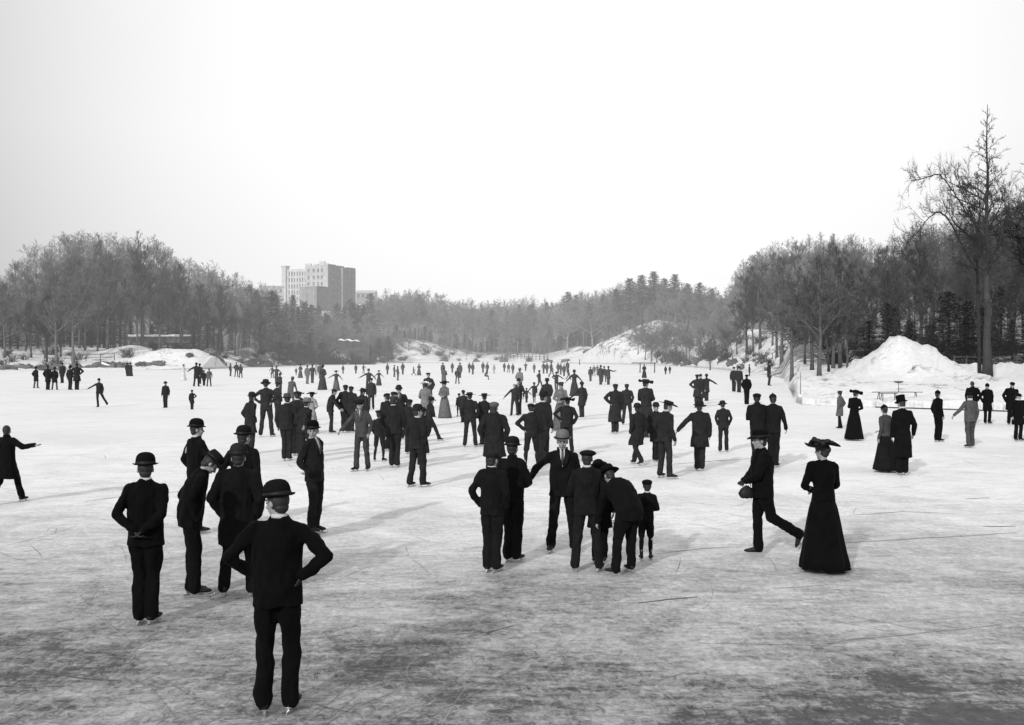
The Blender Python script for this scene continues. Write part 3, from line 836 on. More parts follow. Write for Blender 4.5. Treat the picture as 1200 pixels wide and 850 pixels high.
# steep low faces by the ice are coloured grey
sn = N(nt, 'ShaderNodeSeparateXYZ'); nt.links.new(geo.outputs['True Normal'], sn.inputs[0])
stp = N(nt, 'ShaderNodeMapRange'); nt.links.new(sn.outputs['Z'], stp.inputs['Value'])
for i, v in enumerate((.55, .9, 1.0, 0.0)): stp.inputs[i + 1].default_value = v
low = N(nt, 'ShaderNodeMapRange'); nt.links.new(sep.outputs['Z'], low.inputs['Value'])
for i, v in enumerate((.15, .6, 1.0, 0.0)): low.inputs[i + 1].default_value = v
steep_grey = mathn(nt, 'MULTIPLY', mathn(nt, 'MULTIPLY', stp.outputs[0], low.outputs[0]), mathn(nt, 'MULTIPLY', mathn(nt, 'SUBTRACT', n2, .3), 3.0, True), True)
wm = N(nt, 'ShaderNodeMix', data_type='RGBA'); nt.links.new(steep_grey, wm.inputs[0]); nt.links.new(r, wm.inputs[6]); wm.inputs[7].default_value = grey(.28)
nt.links.new(wm.outputs[2], b.inputs['Base Color']); b.inputs['Roughness'].default_value = .8; b.inputs['Specular IOR Level'].default_value = .1
bp = N(nt, 'ShaderNodeBump'); bp.inputs['Strength'].default_value = .8; bp.inputs['Distance'].default_value = .25
nt.links.new(noise_n(nt, 1.6, 7, .7, P_), bp.inputs['Height']); nt.links.new(bp.outputs[0], b.inputs['Normal'])
M['snow'] = m
o = k.obj('snow_covered_bank', m); tag(o, kind='structure')
# bare wooded hills behind the shore
SKY = [(-400, 330), (-60, 330), (0, 322), (22, 300), (50, 285), (85, 266), (110, 272), (130, 268), (160, 276), (180, 275), (205, 292), (228, 304), (262, 314), (300, 326), (330, 346), (380, 352), (415, 350), (450, 338), (475, 336), (505, 342), (545, 350), (620, 349), (660, 345), (700, 338), (735, 326), (765, 322), (800, 328), (838, 336), (852, 334), (866, 306), (900, 284), (930, 276), (960, 270), (985, 274), (1015, 280), (1045, 276), (1075, 262), (1110, 255), (1150, 246), (1200, 225), (1260, 230), (1560, 250)]
HILLD = [(-400, 330), (300, 380), (420, 640), (640, 660), (760, 560), (860, 420), (1000, 300), (1560, 240)]
k = MB(); px = -420; cols = []
while px < 1560: cols.append(px); px += 6
rows = 14
for px in cols:
    D0 = interp(px, HILLD); D0 = max(D0, shore(px) + 90)
    for j_ in range(rows):
        d = D0 + j_ * 7; zt = zat(interp(px, SKY) + interp(px, [(0, 34), (300, 30), (400, 20), (520, 13), (800, 12), (1000, 28), (1500, 28)]) + 7 * noise.noise(V((px * .02, 1, 1))) + 4 * noise.noise(V((px * .12, 5, 1))), d)
        z = -1 + (zt + 1) * sm(j_ / (rows - 1.0)) + 1.2 * noise.noise(V((px * .2, j_ * .8, 4)))
        k.v.append(V((wx(px, d), d, z)))
for i in range(len(cols) - 1):
    for j_ in range(rows - 1):
        a_ = i * rows + j_; k.face((a_, a_ + rows, a_ + rows + 1, a_ + 1))
m, nt, b = newmat('wooded_hillside')
geo = N(nt, 'ShaderNodeNewGeometry'); P_ = geo.outputs['Position']
mp = N(nt, 'ShaderNodeMapping'); mp.inputs['Scale'].default_value = (1, 1, .22); nt.links.new(P_, mp.inputs['Vector'])
r = ramp(nt, noise_n(nt, .55, 8, .8, mp.outputs[0], .5), [(.3, .09), (.55, .15), (.75, .21)])
nt.links.new(r, b.inputs['Base Color']); b.inputs['Roughness'].default_value = 1; b.inputs['Specular IOR Level'].default_value = 0
hill = k.obj('wooded_hills', m); tag(hill, kind='structure')
# ------------------------------------------------------------------ trees
def branch_mesh(seed, style, H_=10.0, twig=.028, dens=1.0):
    """returns trunk MB and crown MB of a bare tree H_ metres tall"""
    r = random.Random(seed); T = MB(); K = MB(); UPV = V((0, 0, 1))
    def poly(mb, pts, r0, r1, seg):
        n = len(pts); mb.tube(pts, [r0 + (r1 - r0) * i / (n - 1) for i in range(n)], seg, cap=False)
    def rnd(): return V((r.uniform(-1, 1), r.uniform(-1, 1), r.uniform(-1, 1)))
    def grow(p, d, L, rad, lvl):
        n = 4 if lvl < 2 else 3
        pts = [p]; step = L / n; dd = d.copy()
        for i in range(n):
            dd = (dd + rnd() * (.16 + .06 * lvl) + UPV * (.07 if style != 'spread' else .03)).normalized()
            pts.append(pts[-1] + dd * step)
        r1 = rad * (.45 if lvl < 3 else .6)
        poly(K, pts, rad, max(r1, twig * .4), 4 if lvl < 2 else 3)
        if lvl >= 4 or L < .35: return
        cnt = {1: 8, 2: 6, 3: 6}.get(lvl, 5)
        cnt = max(2, int(cnt * dens + r.random()))
        for i in range(cnt):
            t = .22 + .78 * (i + r.random()) / cnt
            q = pts[0]; ii = min(int(t * n), n - 1); q = pts[ii].lerp(pts[ii + 1], t * n - ii)
            base = (pts[ii + 1] - pts[ii]).normalized()
            side_ = base.cross(rnd()); side_.normalize()
            ang = r.uniform(.45, .95)
            nd = (base * cos(ang) + side_ * sin(ang) + UPV * (.18 if style != 'fir' else 0)).normalized()
            grow(q, nd, L * r.uniform(.42, .62) * (1.15 - .4 * t), max(rad * .5 * (1 - .4 * t), twig * (.5 if lvl < 3 else .42)), lvl + 1)
    # leader
    n = 12; pts = [V((0, 0, -.5))]; lean_ = rnd() * .04
    for i in range(n):
        z = (i + 1) / n * H_ * (.96 if style == 'spire' else .86 if style != 'spread' else .55)
        w_ = .02 + .03 * i / n
        pts.append(V((pts[-1].x + r.uniform(-w_, w_) * H_ / 6 + lean_.x * H_ / n, pts[-1].y + r.uniform(-w_, w_) * H_ / 6 + lean_.y * H_ / n, z)))
    R0 = H_ * .016
    k_ = [R0 * 1.35] + [R0 * (1 - .88 * (i / n) ** .9) for i in range(1, n + 1)]
    T.tube(pts, k_, 8)
    def at(t):
        f_ = t * n; i = min(int(f_), n - 1); return pts[i].lerp(pts[i + 1], f_ - i)
    if style == 'spread':
        nb = 9; rng = (.45, 1.0); lf = lambda t: H_ * r.uniform(.36, .50); el = lambda t: r.uniform(.35, 1.0)
    elif style == 'spire':
        nb = 34; rng = (.34, 1.0); lf = lambda t: H_ * (.23 * (1 - t) ** .7 + .02) * r.uniform(.7, 1.1); el = lambda t: r.uniform(.35, .8)
    else:
        nb = 17; rng = (.26, 1.0); lf = lambda t: H_ * (.30 * (1 - .62 * t)) * r.uniform(.7, 1.15); el = lambda t: .45 + .6 * t + r.uniform(-.15, .2)
    for i in range(nb):
        t = rng[0] + (rng[1] - rng[0]) * (i + r.random() * .8) / nb; t = min(t, 1)
        a_ = i * 2.4 + r.uniform(-.4, .4); e_ = el(t)
        d = V((cos(a_) * cos(e_), sin(a_) * cos(e_), sin(e_)))
        grow(at(t), d, lf(t), max(R0 * (1 - .8 * t) * .55, twig), 1 if style != 'spire' else 2)
    return T, K
def conifer_mesh(seed, H_=10.0, wide=.24, ragged=.3):
    r = random.Random(seed); T = MB(); K = MB()
    T.tube([(0, 0, -.5), (0.02, 0, H_ * .5), (0, 0.02, H_)], [H_ * .018, H_ * .011, .02], 7)
    nb = 130
    for i in range(nb):
        t = .10 + .89 * (i / nb); a_ = i * 2.399 + r.uniform(-.3, .3)
        L = H_ * wide * (1 - t) ** .75 * r.uniform(1 - ragged * 1.6, 1.15) + .25
        sag = r.uniform(-.25, .12); z0 = H_ * t
        d = V((cos(a_), sin(a_), .12 + sag)); d.normalize(); sd = V((-sin(a_), cos(a_), 0))
        p0 = V((0, 0, z0)); K.tube([p0, p0 + d * L], [.03, .012], 3, cap=False)
        m_ = int(14 + 16 * L / (H_ * .25))
        for q in range(m_):
            s_ = r.uniform(.12, 1.05); c_ = p0 + d * (L * s_) + sd * r.uniform(-.5, .5) * L * (1.1 - s_) * .8 + V((0, 0, r.uniform(-.16, .14)))
            u = (d * r.uniform(.2, 1) + sd * r.uniform(-1, 1) + V((0, 0, r.uniform(-.5, .25)))).normalized(); v_ = u.cross(V((r.uniform(-.5, .5), r.uniform(-.5, .5), 1))).normalized()
            a1 = r.uniform(.16, .34); b1 = r.uniform(.035, .09); n0 = len(K.v)
            K.v += [c_ - u * a1, c_ + v_ * b1, c_ + u * a1 * .9, c_ - v_ * b1]; K.face((n0, n0 + 1, n0 + 2, n0 + 3))
    return T, K
def shrub_mesh(seed, n=46):
    r = random.Random(seed); K = MB()
    for i in range(n):
        a_ = r.uniform(0, 6.28); e_ = r.uniform(.5, 1.45); L = r.uniform(.6, 1.5); p0 = V((r.uniform(-.5, .5), r.uniform(-.3, .3), -.1))
        d = V((cos(a_) * cos(e_), sin(a_) * cos(e_), sin(e_))); p1 = p0 + d * L * .6; d2 = (d + V((r.uniform(-.4, .4), r.uniform(-.4, .4), .1))).normalized(); p2 = p1 + d2 * L * .5
        K.tube([p0, p1, p2], [.022, .016, .008], 3, cap=False)
        for q in range(5):
            c_ = p0.lerp(p2, r.uniform(.3, .95)); d3 = (d + V((r.uniform(-1, 1), r.uniform(-1, 1), r.uniform(-.2, .6)))).normalized(); K.tube([c_, c_ + d3 * L * .35], [.012, .006], 3, cap=False)
    return K
KIND = {}
def make_kind(name, obj_name, T, K):
    KIND[name] = (obj_name, T.mesh('trunk', [M['bark']]) if T else None, K.mesh('crown', [M['bark']]))
NB, NS, NP, NC = 7, 3, 2, 4
for i in range(NB): make_kind('b%d' % i, 'bare_tree', *branch_mesh(11 + i, 'normal', twig=.027, dens=.95))
for i in range(NS): make_kind('s%d' % i, 'bare_tree', *branch_mesh(31 + i, 'spread', twig=.028))
for i in range(NC): make_kind('c%d' % i, 'evergreen_tree', *conifer_mesh(51 + i, wide=(.26, .33, .22, .38)[i], ragged=(.3, .45, .3, .5)[i]))
for i in range(3): make_kind('u%d' % i, 'shrub', None, shrub_mesh(71 + i))
rt = random.Random(99); NT = [0]
def tree(kind, px, d, ytop, col, label, group, ybase=None, wide=1.0, cat='tree', crowncol=None):
    z = ground_at(px, d) if ybase is None else zat(ybase, d)
    on, tm, cm = KIND[kind]; h = max(zat(ytop, d) - z, 1.0); s = h / 10.0
    root = empty(on, (wx(px, d), d, z - .05), rt.uniform(0, 6.28)); root.scale = (s * wide, s * wide, s)
    tag(root, label, cat, group)
    for nm, me_ in (('trunk', tm), ('crown', cm)):
        if me_ is None: continue
        o = bpy.data.objects.new(nm, me_); C.objects.link(o); o.parent = root
        o.color = grey(col if nm == 'trunk' else (crowncol or col * 1.15))
    NT[0] += 1
    return root
def shrub(px, d, h, col, label, group):
    z = ground_at(px, d); on, _, cm = KIND['u%d' % rt.randrange(3)]
    o = bpy.data.objects.new(on, cm); C.objects.link(o); o.location = (wx(px, d), d, z - .05); o.rotation_euler = (0, 0, rt.uniform(0, 6.28))
    s = h / 1.5; o.scale = (s * rt.uniform(1, 1.8), s * 1.2, s); o.color = grey(col); tag(o, label, 'shrub', group); return o
def sky_y(px): return interp(px, SKY)
def row(x0, x1, n, dd, frac, col, label, group, kinds, jit=.5, wide=1.0, dj=14):  # farther rows are given a paler col: haze painted into the bark
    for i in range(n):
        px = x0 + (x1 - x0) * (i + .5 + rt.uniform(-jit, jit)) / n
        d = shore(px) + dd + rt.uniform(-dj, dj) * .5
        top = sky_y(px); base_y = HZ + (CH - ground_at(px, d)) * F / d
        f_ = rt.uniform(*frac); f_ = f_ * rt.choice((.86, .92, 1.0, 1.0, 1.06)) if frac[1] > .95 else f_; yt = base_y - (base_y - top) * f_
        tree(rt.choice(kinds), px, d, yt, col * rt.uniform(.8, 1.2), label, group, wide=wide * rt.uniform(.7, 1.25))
NBK = ['b%d' % i for i in range(NB)]; NBS = NBK + ['s0', 's1', 's2']
CK = ['c%d' % i for i in range(NC)]
# left wood
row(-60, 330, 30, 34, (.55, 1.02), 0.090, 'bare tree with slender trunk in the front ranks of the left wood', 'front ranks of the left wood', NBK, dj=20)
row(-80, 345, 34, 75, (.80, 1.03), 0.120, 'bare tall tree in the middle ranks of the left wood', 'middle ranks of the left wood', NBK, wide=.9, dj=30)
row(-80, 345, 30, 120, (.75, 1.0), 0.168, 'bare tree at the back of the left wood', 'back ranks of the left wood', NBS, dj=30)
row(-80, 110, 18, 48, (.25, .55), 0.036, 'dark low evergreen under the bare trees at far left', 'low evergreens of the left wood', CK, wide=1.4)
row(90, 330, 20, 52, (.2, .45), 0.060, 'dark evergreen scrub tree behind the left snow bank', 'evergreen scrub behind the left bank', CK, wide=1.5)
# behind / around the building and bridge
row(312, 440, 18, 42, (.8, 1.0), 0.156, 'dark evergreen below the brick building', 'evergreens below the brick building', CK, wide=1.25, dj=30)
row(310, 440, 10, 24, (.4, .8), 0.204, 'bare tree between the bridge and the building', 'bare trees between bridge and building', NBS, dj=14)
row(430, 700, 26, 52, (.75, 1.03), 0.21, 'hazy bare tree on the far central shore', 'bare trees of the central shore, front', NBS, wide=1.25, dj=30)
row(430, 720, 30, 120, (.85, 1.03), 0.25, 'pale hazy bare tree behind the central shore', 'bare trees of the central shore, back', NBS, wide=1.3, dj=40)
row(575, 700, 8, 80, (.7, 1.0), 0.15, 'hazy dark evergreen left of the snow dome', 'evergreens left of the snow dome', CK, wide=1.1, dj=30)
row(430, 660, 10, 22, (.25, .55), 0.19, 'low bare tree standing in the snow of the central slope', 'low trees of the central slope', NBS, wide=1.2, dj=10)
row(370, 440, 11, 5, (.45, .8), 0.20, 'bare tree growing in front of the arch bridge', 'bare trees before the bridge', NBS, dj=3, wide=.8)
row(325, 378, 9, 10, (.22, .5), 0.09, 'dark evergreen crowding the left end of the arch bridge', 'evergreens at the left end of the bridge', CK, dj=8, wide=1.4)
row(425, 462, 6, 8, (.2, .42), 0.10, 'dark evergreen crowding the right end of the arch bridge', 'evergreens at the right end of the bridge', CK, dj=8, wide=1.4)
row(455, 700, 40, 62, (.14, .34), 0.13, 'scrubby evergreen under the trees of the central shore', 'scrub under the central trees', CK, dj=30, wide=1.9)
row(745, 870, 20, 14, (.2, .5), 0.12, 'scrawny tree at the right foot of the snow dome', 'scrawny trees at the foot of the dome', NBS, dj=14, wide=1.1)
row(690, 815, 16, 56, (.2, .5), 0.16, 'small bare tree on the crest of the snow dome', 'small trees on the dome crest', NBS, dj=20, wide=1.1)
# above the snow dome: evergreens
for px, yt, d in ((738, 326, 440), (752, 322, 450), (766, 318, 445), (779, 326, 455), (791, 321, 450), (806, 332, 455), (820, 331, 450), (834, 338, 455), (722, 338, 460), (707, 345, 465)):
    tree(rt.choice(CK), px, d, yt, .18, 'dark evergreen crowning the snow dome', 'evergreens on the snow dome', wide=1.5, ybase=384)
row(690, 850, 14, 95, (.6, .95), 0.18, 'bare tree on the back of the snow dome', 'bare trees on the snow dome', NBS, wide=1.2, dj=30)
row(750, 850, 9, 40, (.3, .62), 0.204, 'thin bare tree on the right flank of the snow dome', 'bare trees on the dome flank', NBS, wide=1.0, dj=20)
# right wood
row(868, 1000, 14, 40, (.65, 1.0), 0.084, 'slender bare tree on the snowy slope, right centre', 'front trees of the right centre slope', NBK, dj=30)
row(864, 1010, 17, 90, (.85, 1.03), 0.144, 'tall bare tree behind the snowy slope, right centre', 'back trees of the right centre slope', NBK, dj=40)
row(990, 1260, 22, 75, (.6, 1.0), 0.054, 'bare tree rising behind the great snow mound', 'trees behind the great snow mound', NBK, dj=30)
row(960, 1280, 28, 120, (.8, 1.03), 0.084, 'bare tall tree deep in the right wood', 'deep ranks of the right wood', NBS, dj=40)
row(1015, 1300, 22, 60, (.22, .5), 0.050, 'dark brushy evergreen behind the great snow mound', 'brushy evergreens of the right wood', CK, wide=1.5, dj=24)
row(925, 1010, 8, 100, (.25, .45), 0.036, 'dark evergreen scrub on the slope left of the mound', 'evergreen scrub left of the mound', CK, wide=1.5, dj=24)
# the great tree at right and its neighbours
def grow_twigs(K, r, p, d, L, rad, lvl, mx):
    n = 4; pts = [p]; dd = d.copy()
    for i in range(n):
        dd = (dd + V((r.uniform(-1, 1), r.uniform(-1, 1), r.uniform(-1, 1))) * .17 + V((0, 0, .06))).normalized(); pts.append(pts[-1] + dd * L / n)
    K.tube(pts, [rad * (1 - .6 * i / n) for i in range(n + 1)], 3, cap=False)
    if lvl >= mx or L < .18: return
    for i in range(5):
        t = r.uniform(.2, 1); ii = min(int(t * n), n - 1); q = pts[ii].lerp(pts[ii + 1], t * n - ii); bs = (pts[ii + 1] - pts[ii]).normalized()
        sd = bs.cross(V((r.uniform(-1, 1), r.uniform(-1, 1), r.uniform(-1, 1)))).normalized(); an = r.uniform(.5, .9)
        grow_twigs(K, r, q, bs * cos(an) + sd * sin(an), L * r.uniform(.4, .6), max(rad * .45, .0075), lvl + 1, mx)
def great_spire(seed, H_=10.0):
    r = random.Random(seed); T = MB(); K = MB(); n = 16; pts = [V((0, 0, -.3))]
    for i in range(1, n + 1): pts.append(V((r.uniform(-.03, .03), r.uniform(-.03, .03), H_ * i / n)))
    T.tube(pts, [.21, .16] + [.14 * (1 - (i / n)) ** 1.1 + .010 for i in range(2, n + 1)], 10)
    for i in range(60):
        t = .36 + .63 * (i + r.random()) / 60; a_ = i * 2.4 + r.uniform(-.4, .4); big = t < .68 and r.random() < .3
        L = (.9 * (1 - t) ** .75 * 2.0 + .12) * r.uniform(.5, 1.0) * (1.7 if big else 1.0); e_ = r.uniform(.25, .75) if t < .7 else r.uniform(.45, .85)
        grow_twigs(K, r, V((0, 0, H_ * t)), V((cos(a_) * cos(e_), sin(a_) * cos(e_), sin(e_))), L, .032 * (1 - t) + .010 + (.02 if big else 0), 1, 4 if t < .75 else 3)
    return T, K
def great_archy(seed, H_=10.0):
    r = random.Random(seed); T = MB(); K = MB()
    T.tube([(0, 0, -.3), (-.1, 0, 3), (-.2, 0, 5.5), (-.15, 0, 7.2)], [.15, .12, .10, .08], 9)
    limbs = [[(-.18, 0, 4.9), (-1.3, .1, 6.2), (-2.5, .0, 7.5), (-3.5, -.1, 7.75), (-4.6, 0, 7.0), (-5.6, .1, 6.2)],
             [(-.15, 0, 7.0), (-.9, 0, 7.7), (-2.0, .1, 8.8), (-3.0, .1, 9.6), (-4.2, 0, 9.45), (-5.3, 0, 9.3)],
             [(-.15, 0, 7.1), (.1, .1, 8.0), (-.2, .1, 8.9), (-.9, .1, 9.3)],
             [(-.2, 0, 5.2), (.9, .4, 6.9), (1.9, .6, 8.1), (2.9, .6, 9.0)], [(-.2, 0, 5.6), (-1.0, -1.2, 6.9), (-1.9, -2.0, 7.6)], [(-.15, 0, 6.4), (-1.6, .3, 7.2), (-2.6, .5, 8.4)]]
    for L in limbs:
        Q_ = [V(p) for p in L]; Q_ = [Q_[0] * 2 - Q_[1]] + Q_ + [Q_[-1] * 2 - Q_[-2]]; P = []
        for i in range(1, len(Q_) - 2):
            for u in range(5):
                t = u / 5; a_, b_, c_, d_ = Q_[i - 1:i + 3]
                P.append(.5 * (2 * b_ + (c_ - a_) * t + (2 * a_ - 5 * b_ + 4 * c_ - d_) * t * t + (3 * b_ - a_ - 3 * c_ + d_) * t ** 3) + V((r.uniform(-1, 1), r.uniform(-1, 1), r.uniform(-1, 1))) * .04)
        P.append(Q_[-2]); n = len(P); K.tube(P, [.065 - .05 * i / (n - 1) for i in range(n)], 6, cap=False)
        for i in range(n - 1):
            for q in range(1 if i % 3 else 2):
                p0 = P[i].lerp(P[i + 1], r.random()); d = (P[i + 1] - P[i]).normalized(); sd = d.cross(V((r.uniform(-1, 1), r.uniform(-1, 1), r.uniform(-1, 1)))).normalized()
                grow_twigs(K, r, p0, (d * .6 + sd * .7 + V((0, 0, .25))).normalized(), r.uniform(.6, 1.3), .018, 1, 3)
    return T, K
make_kind('spire', 'bare_tree', *great_spire(207)); make_kind('archy', 'bare_tree', *great_archy(212))
tree('spire', 1157, 84, 122, .05, 'tallest tree, a straight spire with fine side branches', None, ybase=437, wide=1.05)
o = tree('archy', 1148, 88, 196, .035, 'bare tree with long arching limbs left of the tallest tree', None, ybase=437, wide=.66); o.rotation_euler = (0, 0, .12)
tree('spire', 1216, 92, 150, .014, 'spire shaped tree cut by the right edge', None, ybase=436, wide=1.2)
for px, d, yt, cc in ((66, 222, 300, .12), (86, 224, 285, .12), (55, 226, 330, .03)):
    tree('b3', px, d, yt, cc, 'pale trunked tree standing apart at the left bank, near the rail fence' if cc > .1 else 'dark trunked tree beside the pale ones at the left bank', 'pale trunked trees by the rail fence' if cc > .1 else None, wide=.8)
# shrubs and brush
for (x0, x1, n, dd, h, col, lab, grp) in (
    (0, 320, 26, 16, 1.6, .035, 'low dark bush on the left snow bank', 'bushes of the left bank'),
    (330, 640, 30, 14, 2.4, .09, 'grey brush on the central shore', 'brush of the central shore'),
    (770, 860, 26, 14, 2.4, .08, 'grey brush on the snow dome', 'brush of the snow dome'),
    (850, 920, 18, 30, 1.5, .05, 'dark brush on the right centre slope', 'brush of the right centre slope'),
    (960, 1290, 40, 62, 1.8, .022, 'black brush behind the great snow mound', 'brush behind the great snow mound')):
    for i in range(n):
        px = rt.uniform(x0, x1); d = shore(px) + dd * rt.uniform(.3 if x0 < 950 else .85, 2.2 if x0 < 950 else 1.4)
        shrub(px, d, h * rt.uniform(.6, 1.4), col * rt.uniform(.7, 1.3), lab, grp)
for i in range(16):
    px = rt.uniform(366, 442); d = 366 - 3 * rt.random(); o = shrub(px, d, 3.2, .10, 'grey bush at the foot of the arch bridge', 'bushes at the foot of the bridge'); o.location.z = -.1
# far-off wood on the hill tops, one mass
k = MB(); rr = random.Random(5)
px = -400.0
while px < 1540:
    for lay in range(3):
        D0 = max(interp(px, HILLD), shore(px) + 90) + 40 + lay * 22; top = zat(interp(px, SKY) + 4 + rr.uniform(-3, 12), D0); x_ = wx(px + rr.uniform(-2, 2), D0)
        hh = rr.uniform(9, 14); p0 = V((x_, D0, top - hh)); sc_ = D0 / 400
        k.tube([p0, p0 + V((rr.uniform(-.5, .5), 0, hh))], [.14 * sc_, .03 * sc_], 3, cap=False)
        for i in range(22):
            t = rr.uniform(.2, 1); a_ = rr.uniform(0, 6.28); L = (1.15 - t) * hh * .35 + .5; e_ = rr.uniform(.3, 1.1)
            q0 = p0 + V((0, 0, hh * t)); dv = V((cos(a_) * cos(e_), sin(a_) * cos(e_), sin(e_))) * L
            k.tube([q0, q0 + dv], [.07 * sc_, .03 * sc_], 3, cap=False)
            for u in range(3):
                q1 = q0 + dv * rr.uniform(.3, .9); k.tube([q1, q1 + V((rr.uniform(-1, 1), rr.uniform(-1, 1), rr.uniform(0, 1))) * L * .4], [.045 * sc_, .025 * sc_], 3, cap=False)
    px += 4.2 * (1.0 if 300 < px < 900 else 1.3)
o = k.obj('distant_wood', M['bark'], color=.20); tag(o, 'hazy mass of bare trees along the hill tops', 'woods', kind='stuff')
print('trees', NT[0])
# ------------------------------------------------------------------ buildings, bridge, fences and small things on the banks
def masonry(name, v, var=.2, scale=.5):
    m, nt, b = newmat(name); tc = N(nt, 'ShaderNodeTexCoord')
    br = N(nt, 'ShaderNodeTexBrick'); br.inputs['Scale'].default_value = 1.0; br.inputs['Brick Width'].default_value = .9; br.inputs['Row Height'].default_value = .35
    br.inputs['Mortar Size'].default_value = .03
    nt.links.new(tc.outputs['Object'], br.inputs['Vector'])
    br.inputs['Color1'].default_value = grey(v * .85); br.inputs['Color2'].default_value = grey(v * 1.12); br.inputs['Mortar'].default_value = grey(v * .8)
    r = ramp(nt, noise_n(nt, scale, 5, .7, tc.outputs['Object']), [(.3, 1 - var), (.7, 1 + var)])
    mx = N(nt, 'ShaderNodeMix', data_type='RGBA', blend_type='MULTIPLY'); mx.inputs[0].default_value = 1
    nt.links.new(br.outputs['Color'], mx.inputs[6]); nt.links.new(r, mx.inputs[7]); nt.links.new(mx.outputs[2], b.inputs['Base Color'])
    b.inputs['Roughness'].default_value = .95; b.inputs['Specular IOR Level'].default_value = .05
    return m
M['brick'] = masonry('pale_brick', .58); M['brick2'] = masonry('shaded_grey_brick', .32); M['ashlar'] = masonry('bridge_masonry', .10, .5)  # darker brick copy paints the shade on the side wall and greys the annexe
M['glass'] = simple('window_glass', .20, .35, .5, .3, .3); M['snowcap'] = simple('settled_snow', .8, .85, .1, .06, 1.5, bump=.5, bscale=3)
M['ashlar2'] = masonry('arch_masonry', .17, .4); M['coping'] = simple('stone_coping', .55, .9, .1, .15)
D_ = 520.0; mp_ = D_ / F
bl = empty('apartment_block', (wx(384, D_), D_, zat(362, D_)), radians(-25))
tag(bl, 'tall stepped brick block of many windows rising above the trees', 'building')
Z0 = zat(362, D_)
def zb(y): return zat(y, D_) - Z0
def wbox(name, x0, x1, y0, y1, z0, z1, mat, par):
    k = MB(); k.box(((x0 + x1) / 2, (y0 + y1) / 2, (z0 + z1) / 2), (abs(x1 - x0), abs(y1 - y0), z1 - z0)); return k.obj(name, M[mat], par, smooth=False)
W_ = 27.6
wbox('wall', -13.2, 0, 0, 24, 0, zb(311), 'brick', bl)
wing = wbox('wall', -W_ + 2.4, -13.21, 1.5, 20, 0, zb(313.5), 'brick', bl)
tow = wbox('tower', -W_ - .3, -W_ + 2.39, .2, 3.2, 0, zb(310.5), 'brick', bl)
wbox('cornice', -W_ - .6, -W_ + 2.7, -.1, 3.5, zb(310.5), zb(310.5) + .5, 'coping', tow)
for x0, x1, h in ((-13.3, -9.6, 1.2), (-8.2, -5.6, .9), (-5.0, -1.6, 2.0), (-1.2, .1, 1.0)):
    wbox('parapet', x0, x1, -.1, .6, zb(311), zb(311) + h, 'coping', bl)
for y0, y1, h in ((.7, 7, .7), (8, 14, .5), (17, 24, .3)):
    wbox('parapet', -.5, .12, y0, y1, zb(311), zb(311) + h, 'brick2', bl)
side_ = wbox('side_wall', .0, .35, .02, 24, 0, zb(311) - .01, 'brick2', bl)
wbox('stair_wall', .36, 1.3, 11, 14, 0, zb(312), 'brick2', bl)
wbox('annexe', -10, 0, -9, -.01, 0, zb(337), 'brick2', bl)
wbox('annexe_roof', -10.2, .2, -9.2, .0, zb(337), zb(337) + .3, 'coping', bl)
def window(x, y, z, w_, h_, ax, par=bl):
    k = MB(); d_ = .12
    if ax == 'x': k.box((x, y - .03, z), (w_, d_, h_)); s_ = ((x, y - .12, z - h_ / 2 - .12), (w_ + .3, .3, .2))
    else: k.box((x + .03, y, z), (d_, w_, h_)); s_ = ((x + .1, y, z - h_ / 2 - .12), (.3, w_ + .3, .2))
    o = k.obj('window', M['glass'], par, smooth=False); q = MB(); q.box(*s_); q.obj('sill', M['coping'], o, smooth=False)
for r_ in range(5):
    for c_ in range(7): window(-24.0 + c_ * 1.62, 1.5, zb(319) - r_ * 3.1, .75, 1.9, 'x')
    for x in (-11.3, -8.2, -5.6, -3.4): window(x, 0, zb(316.5) - r_ * 3.3, 1.05, 1.7, 'x')
    for y in (4.2, 8.5, 17, 20.5): window(.35, y, zb(317) - r_ * 3.3, 1.1, 1.6, 'y')
# low wing with bright windows, left of the block
D_ = 500.0; lw = empty('low_wing', (wx(318, D_), D_, zat(358, D_)), radians(12)); tag(lw, 'low brick wing peeping through trees left of the tall block', 'building')
z1 = zat(336, D_) - zat(358, D_)
wbox('wall', -5.5, 5.5, 0, 8, 0, z1, 'brick', lw); wbox('roof', -5.8, 5.8, -.3, 8.3, z1, z1 + .4, 'coping', lw)
for i in range(5): window(-4.2 + i * 2.1, 0, z1 - 1.8, .9, 1.5, 'x', lw)
D_ = 560.0; wh = empty('white_house', (wx(428, D_), D_, zat(356, D_)), radians(-6)); tag(wh, 'low white house with snowy roof on the hill right of the block', 'building')
z1 = zat(343.5, D_) - zat(356, D_)
wbox('wall', -5, 5, 0, 6, 0, z1, 'snowcap', wh)
k = MB(); k.loft([[V((x, -.4, z1)), V((x, 6.4, z1)), V((x, 3, z1 + 1.6))] for x in (-5.3, 5.3)]); k.obj('roof', M['snowcap'], wh, smooth=False)
for i in range(4): window(-3.6 + i * 2.4, 0, z1 - 1.4, .8, 1.2, 'x', wh)
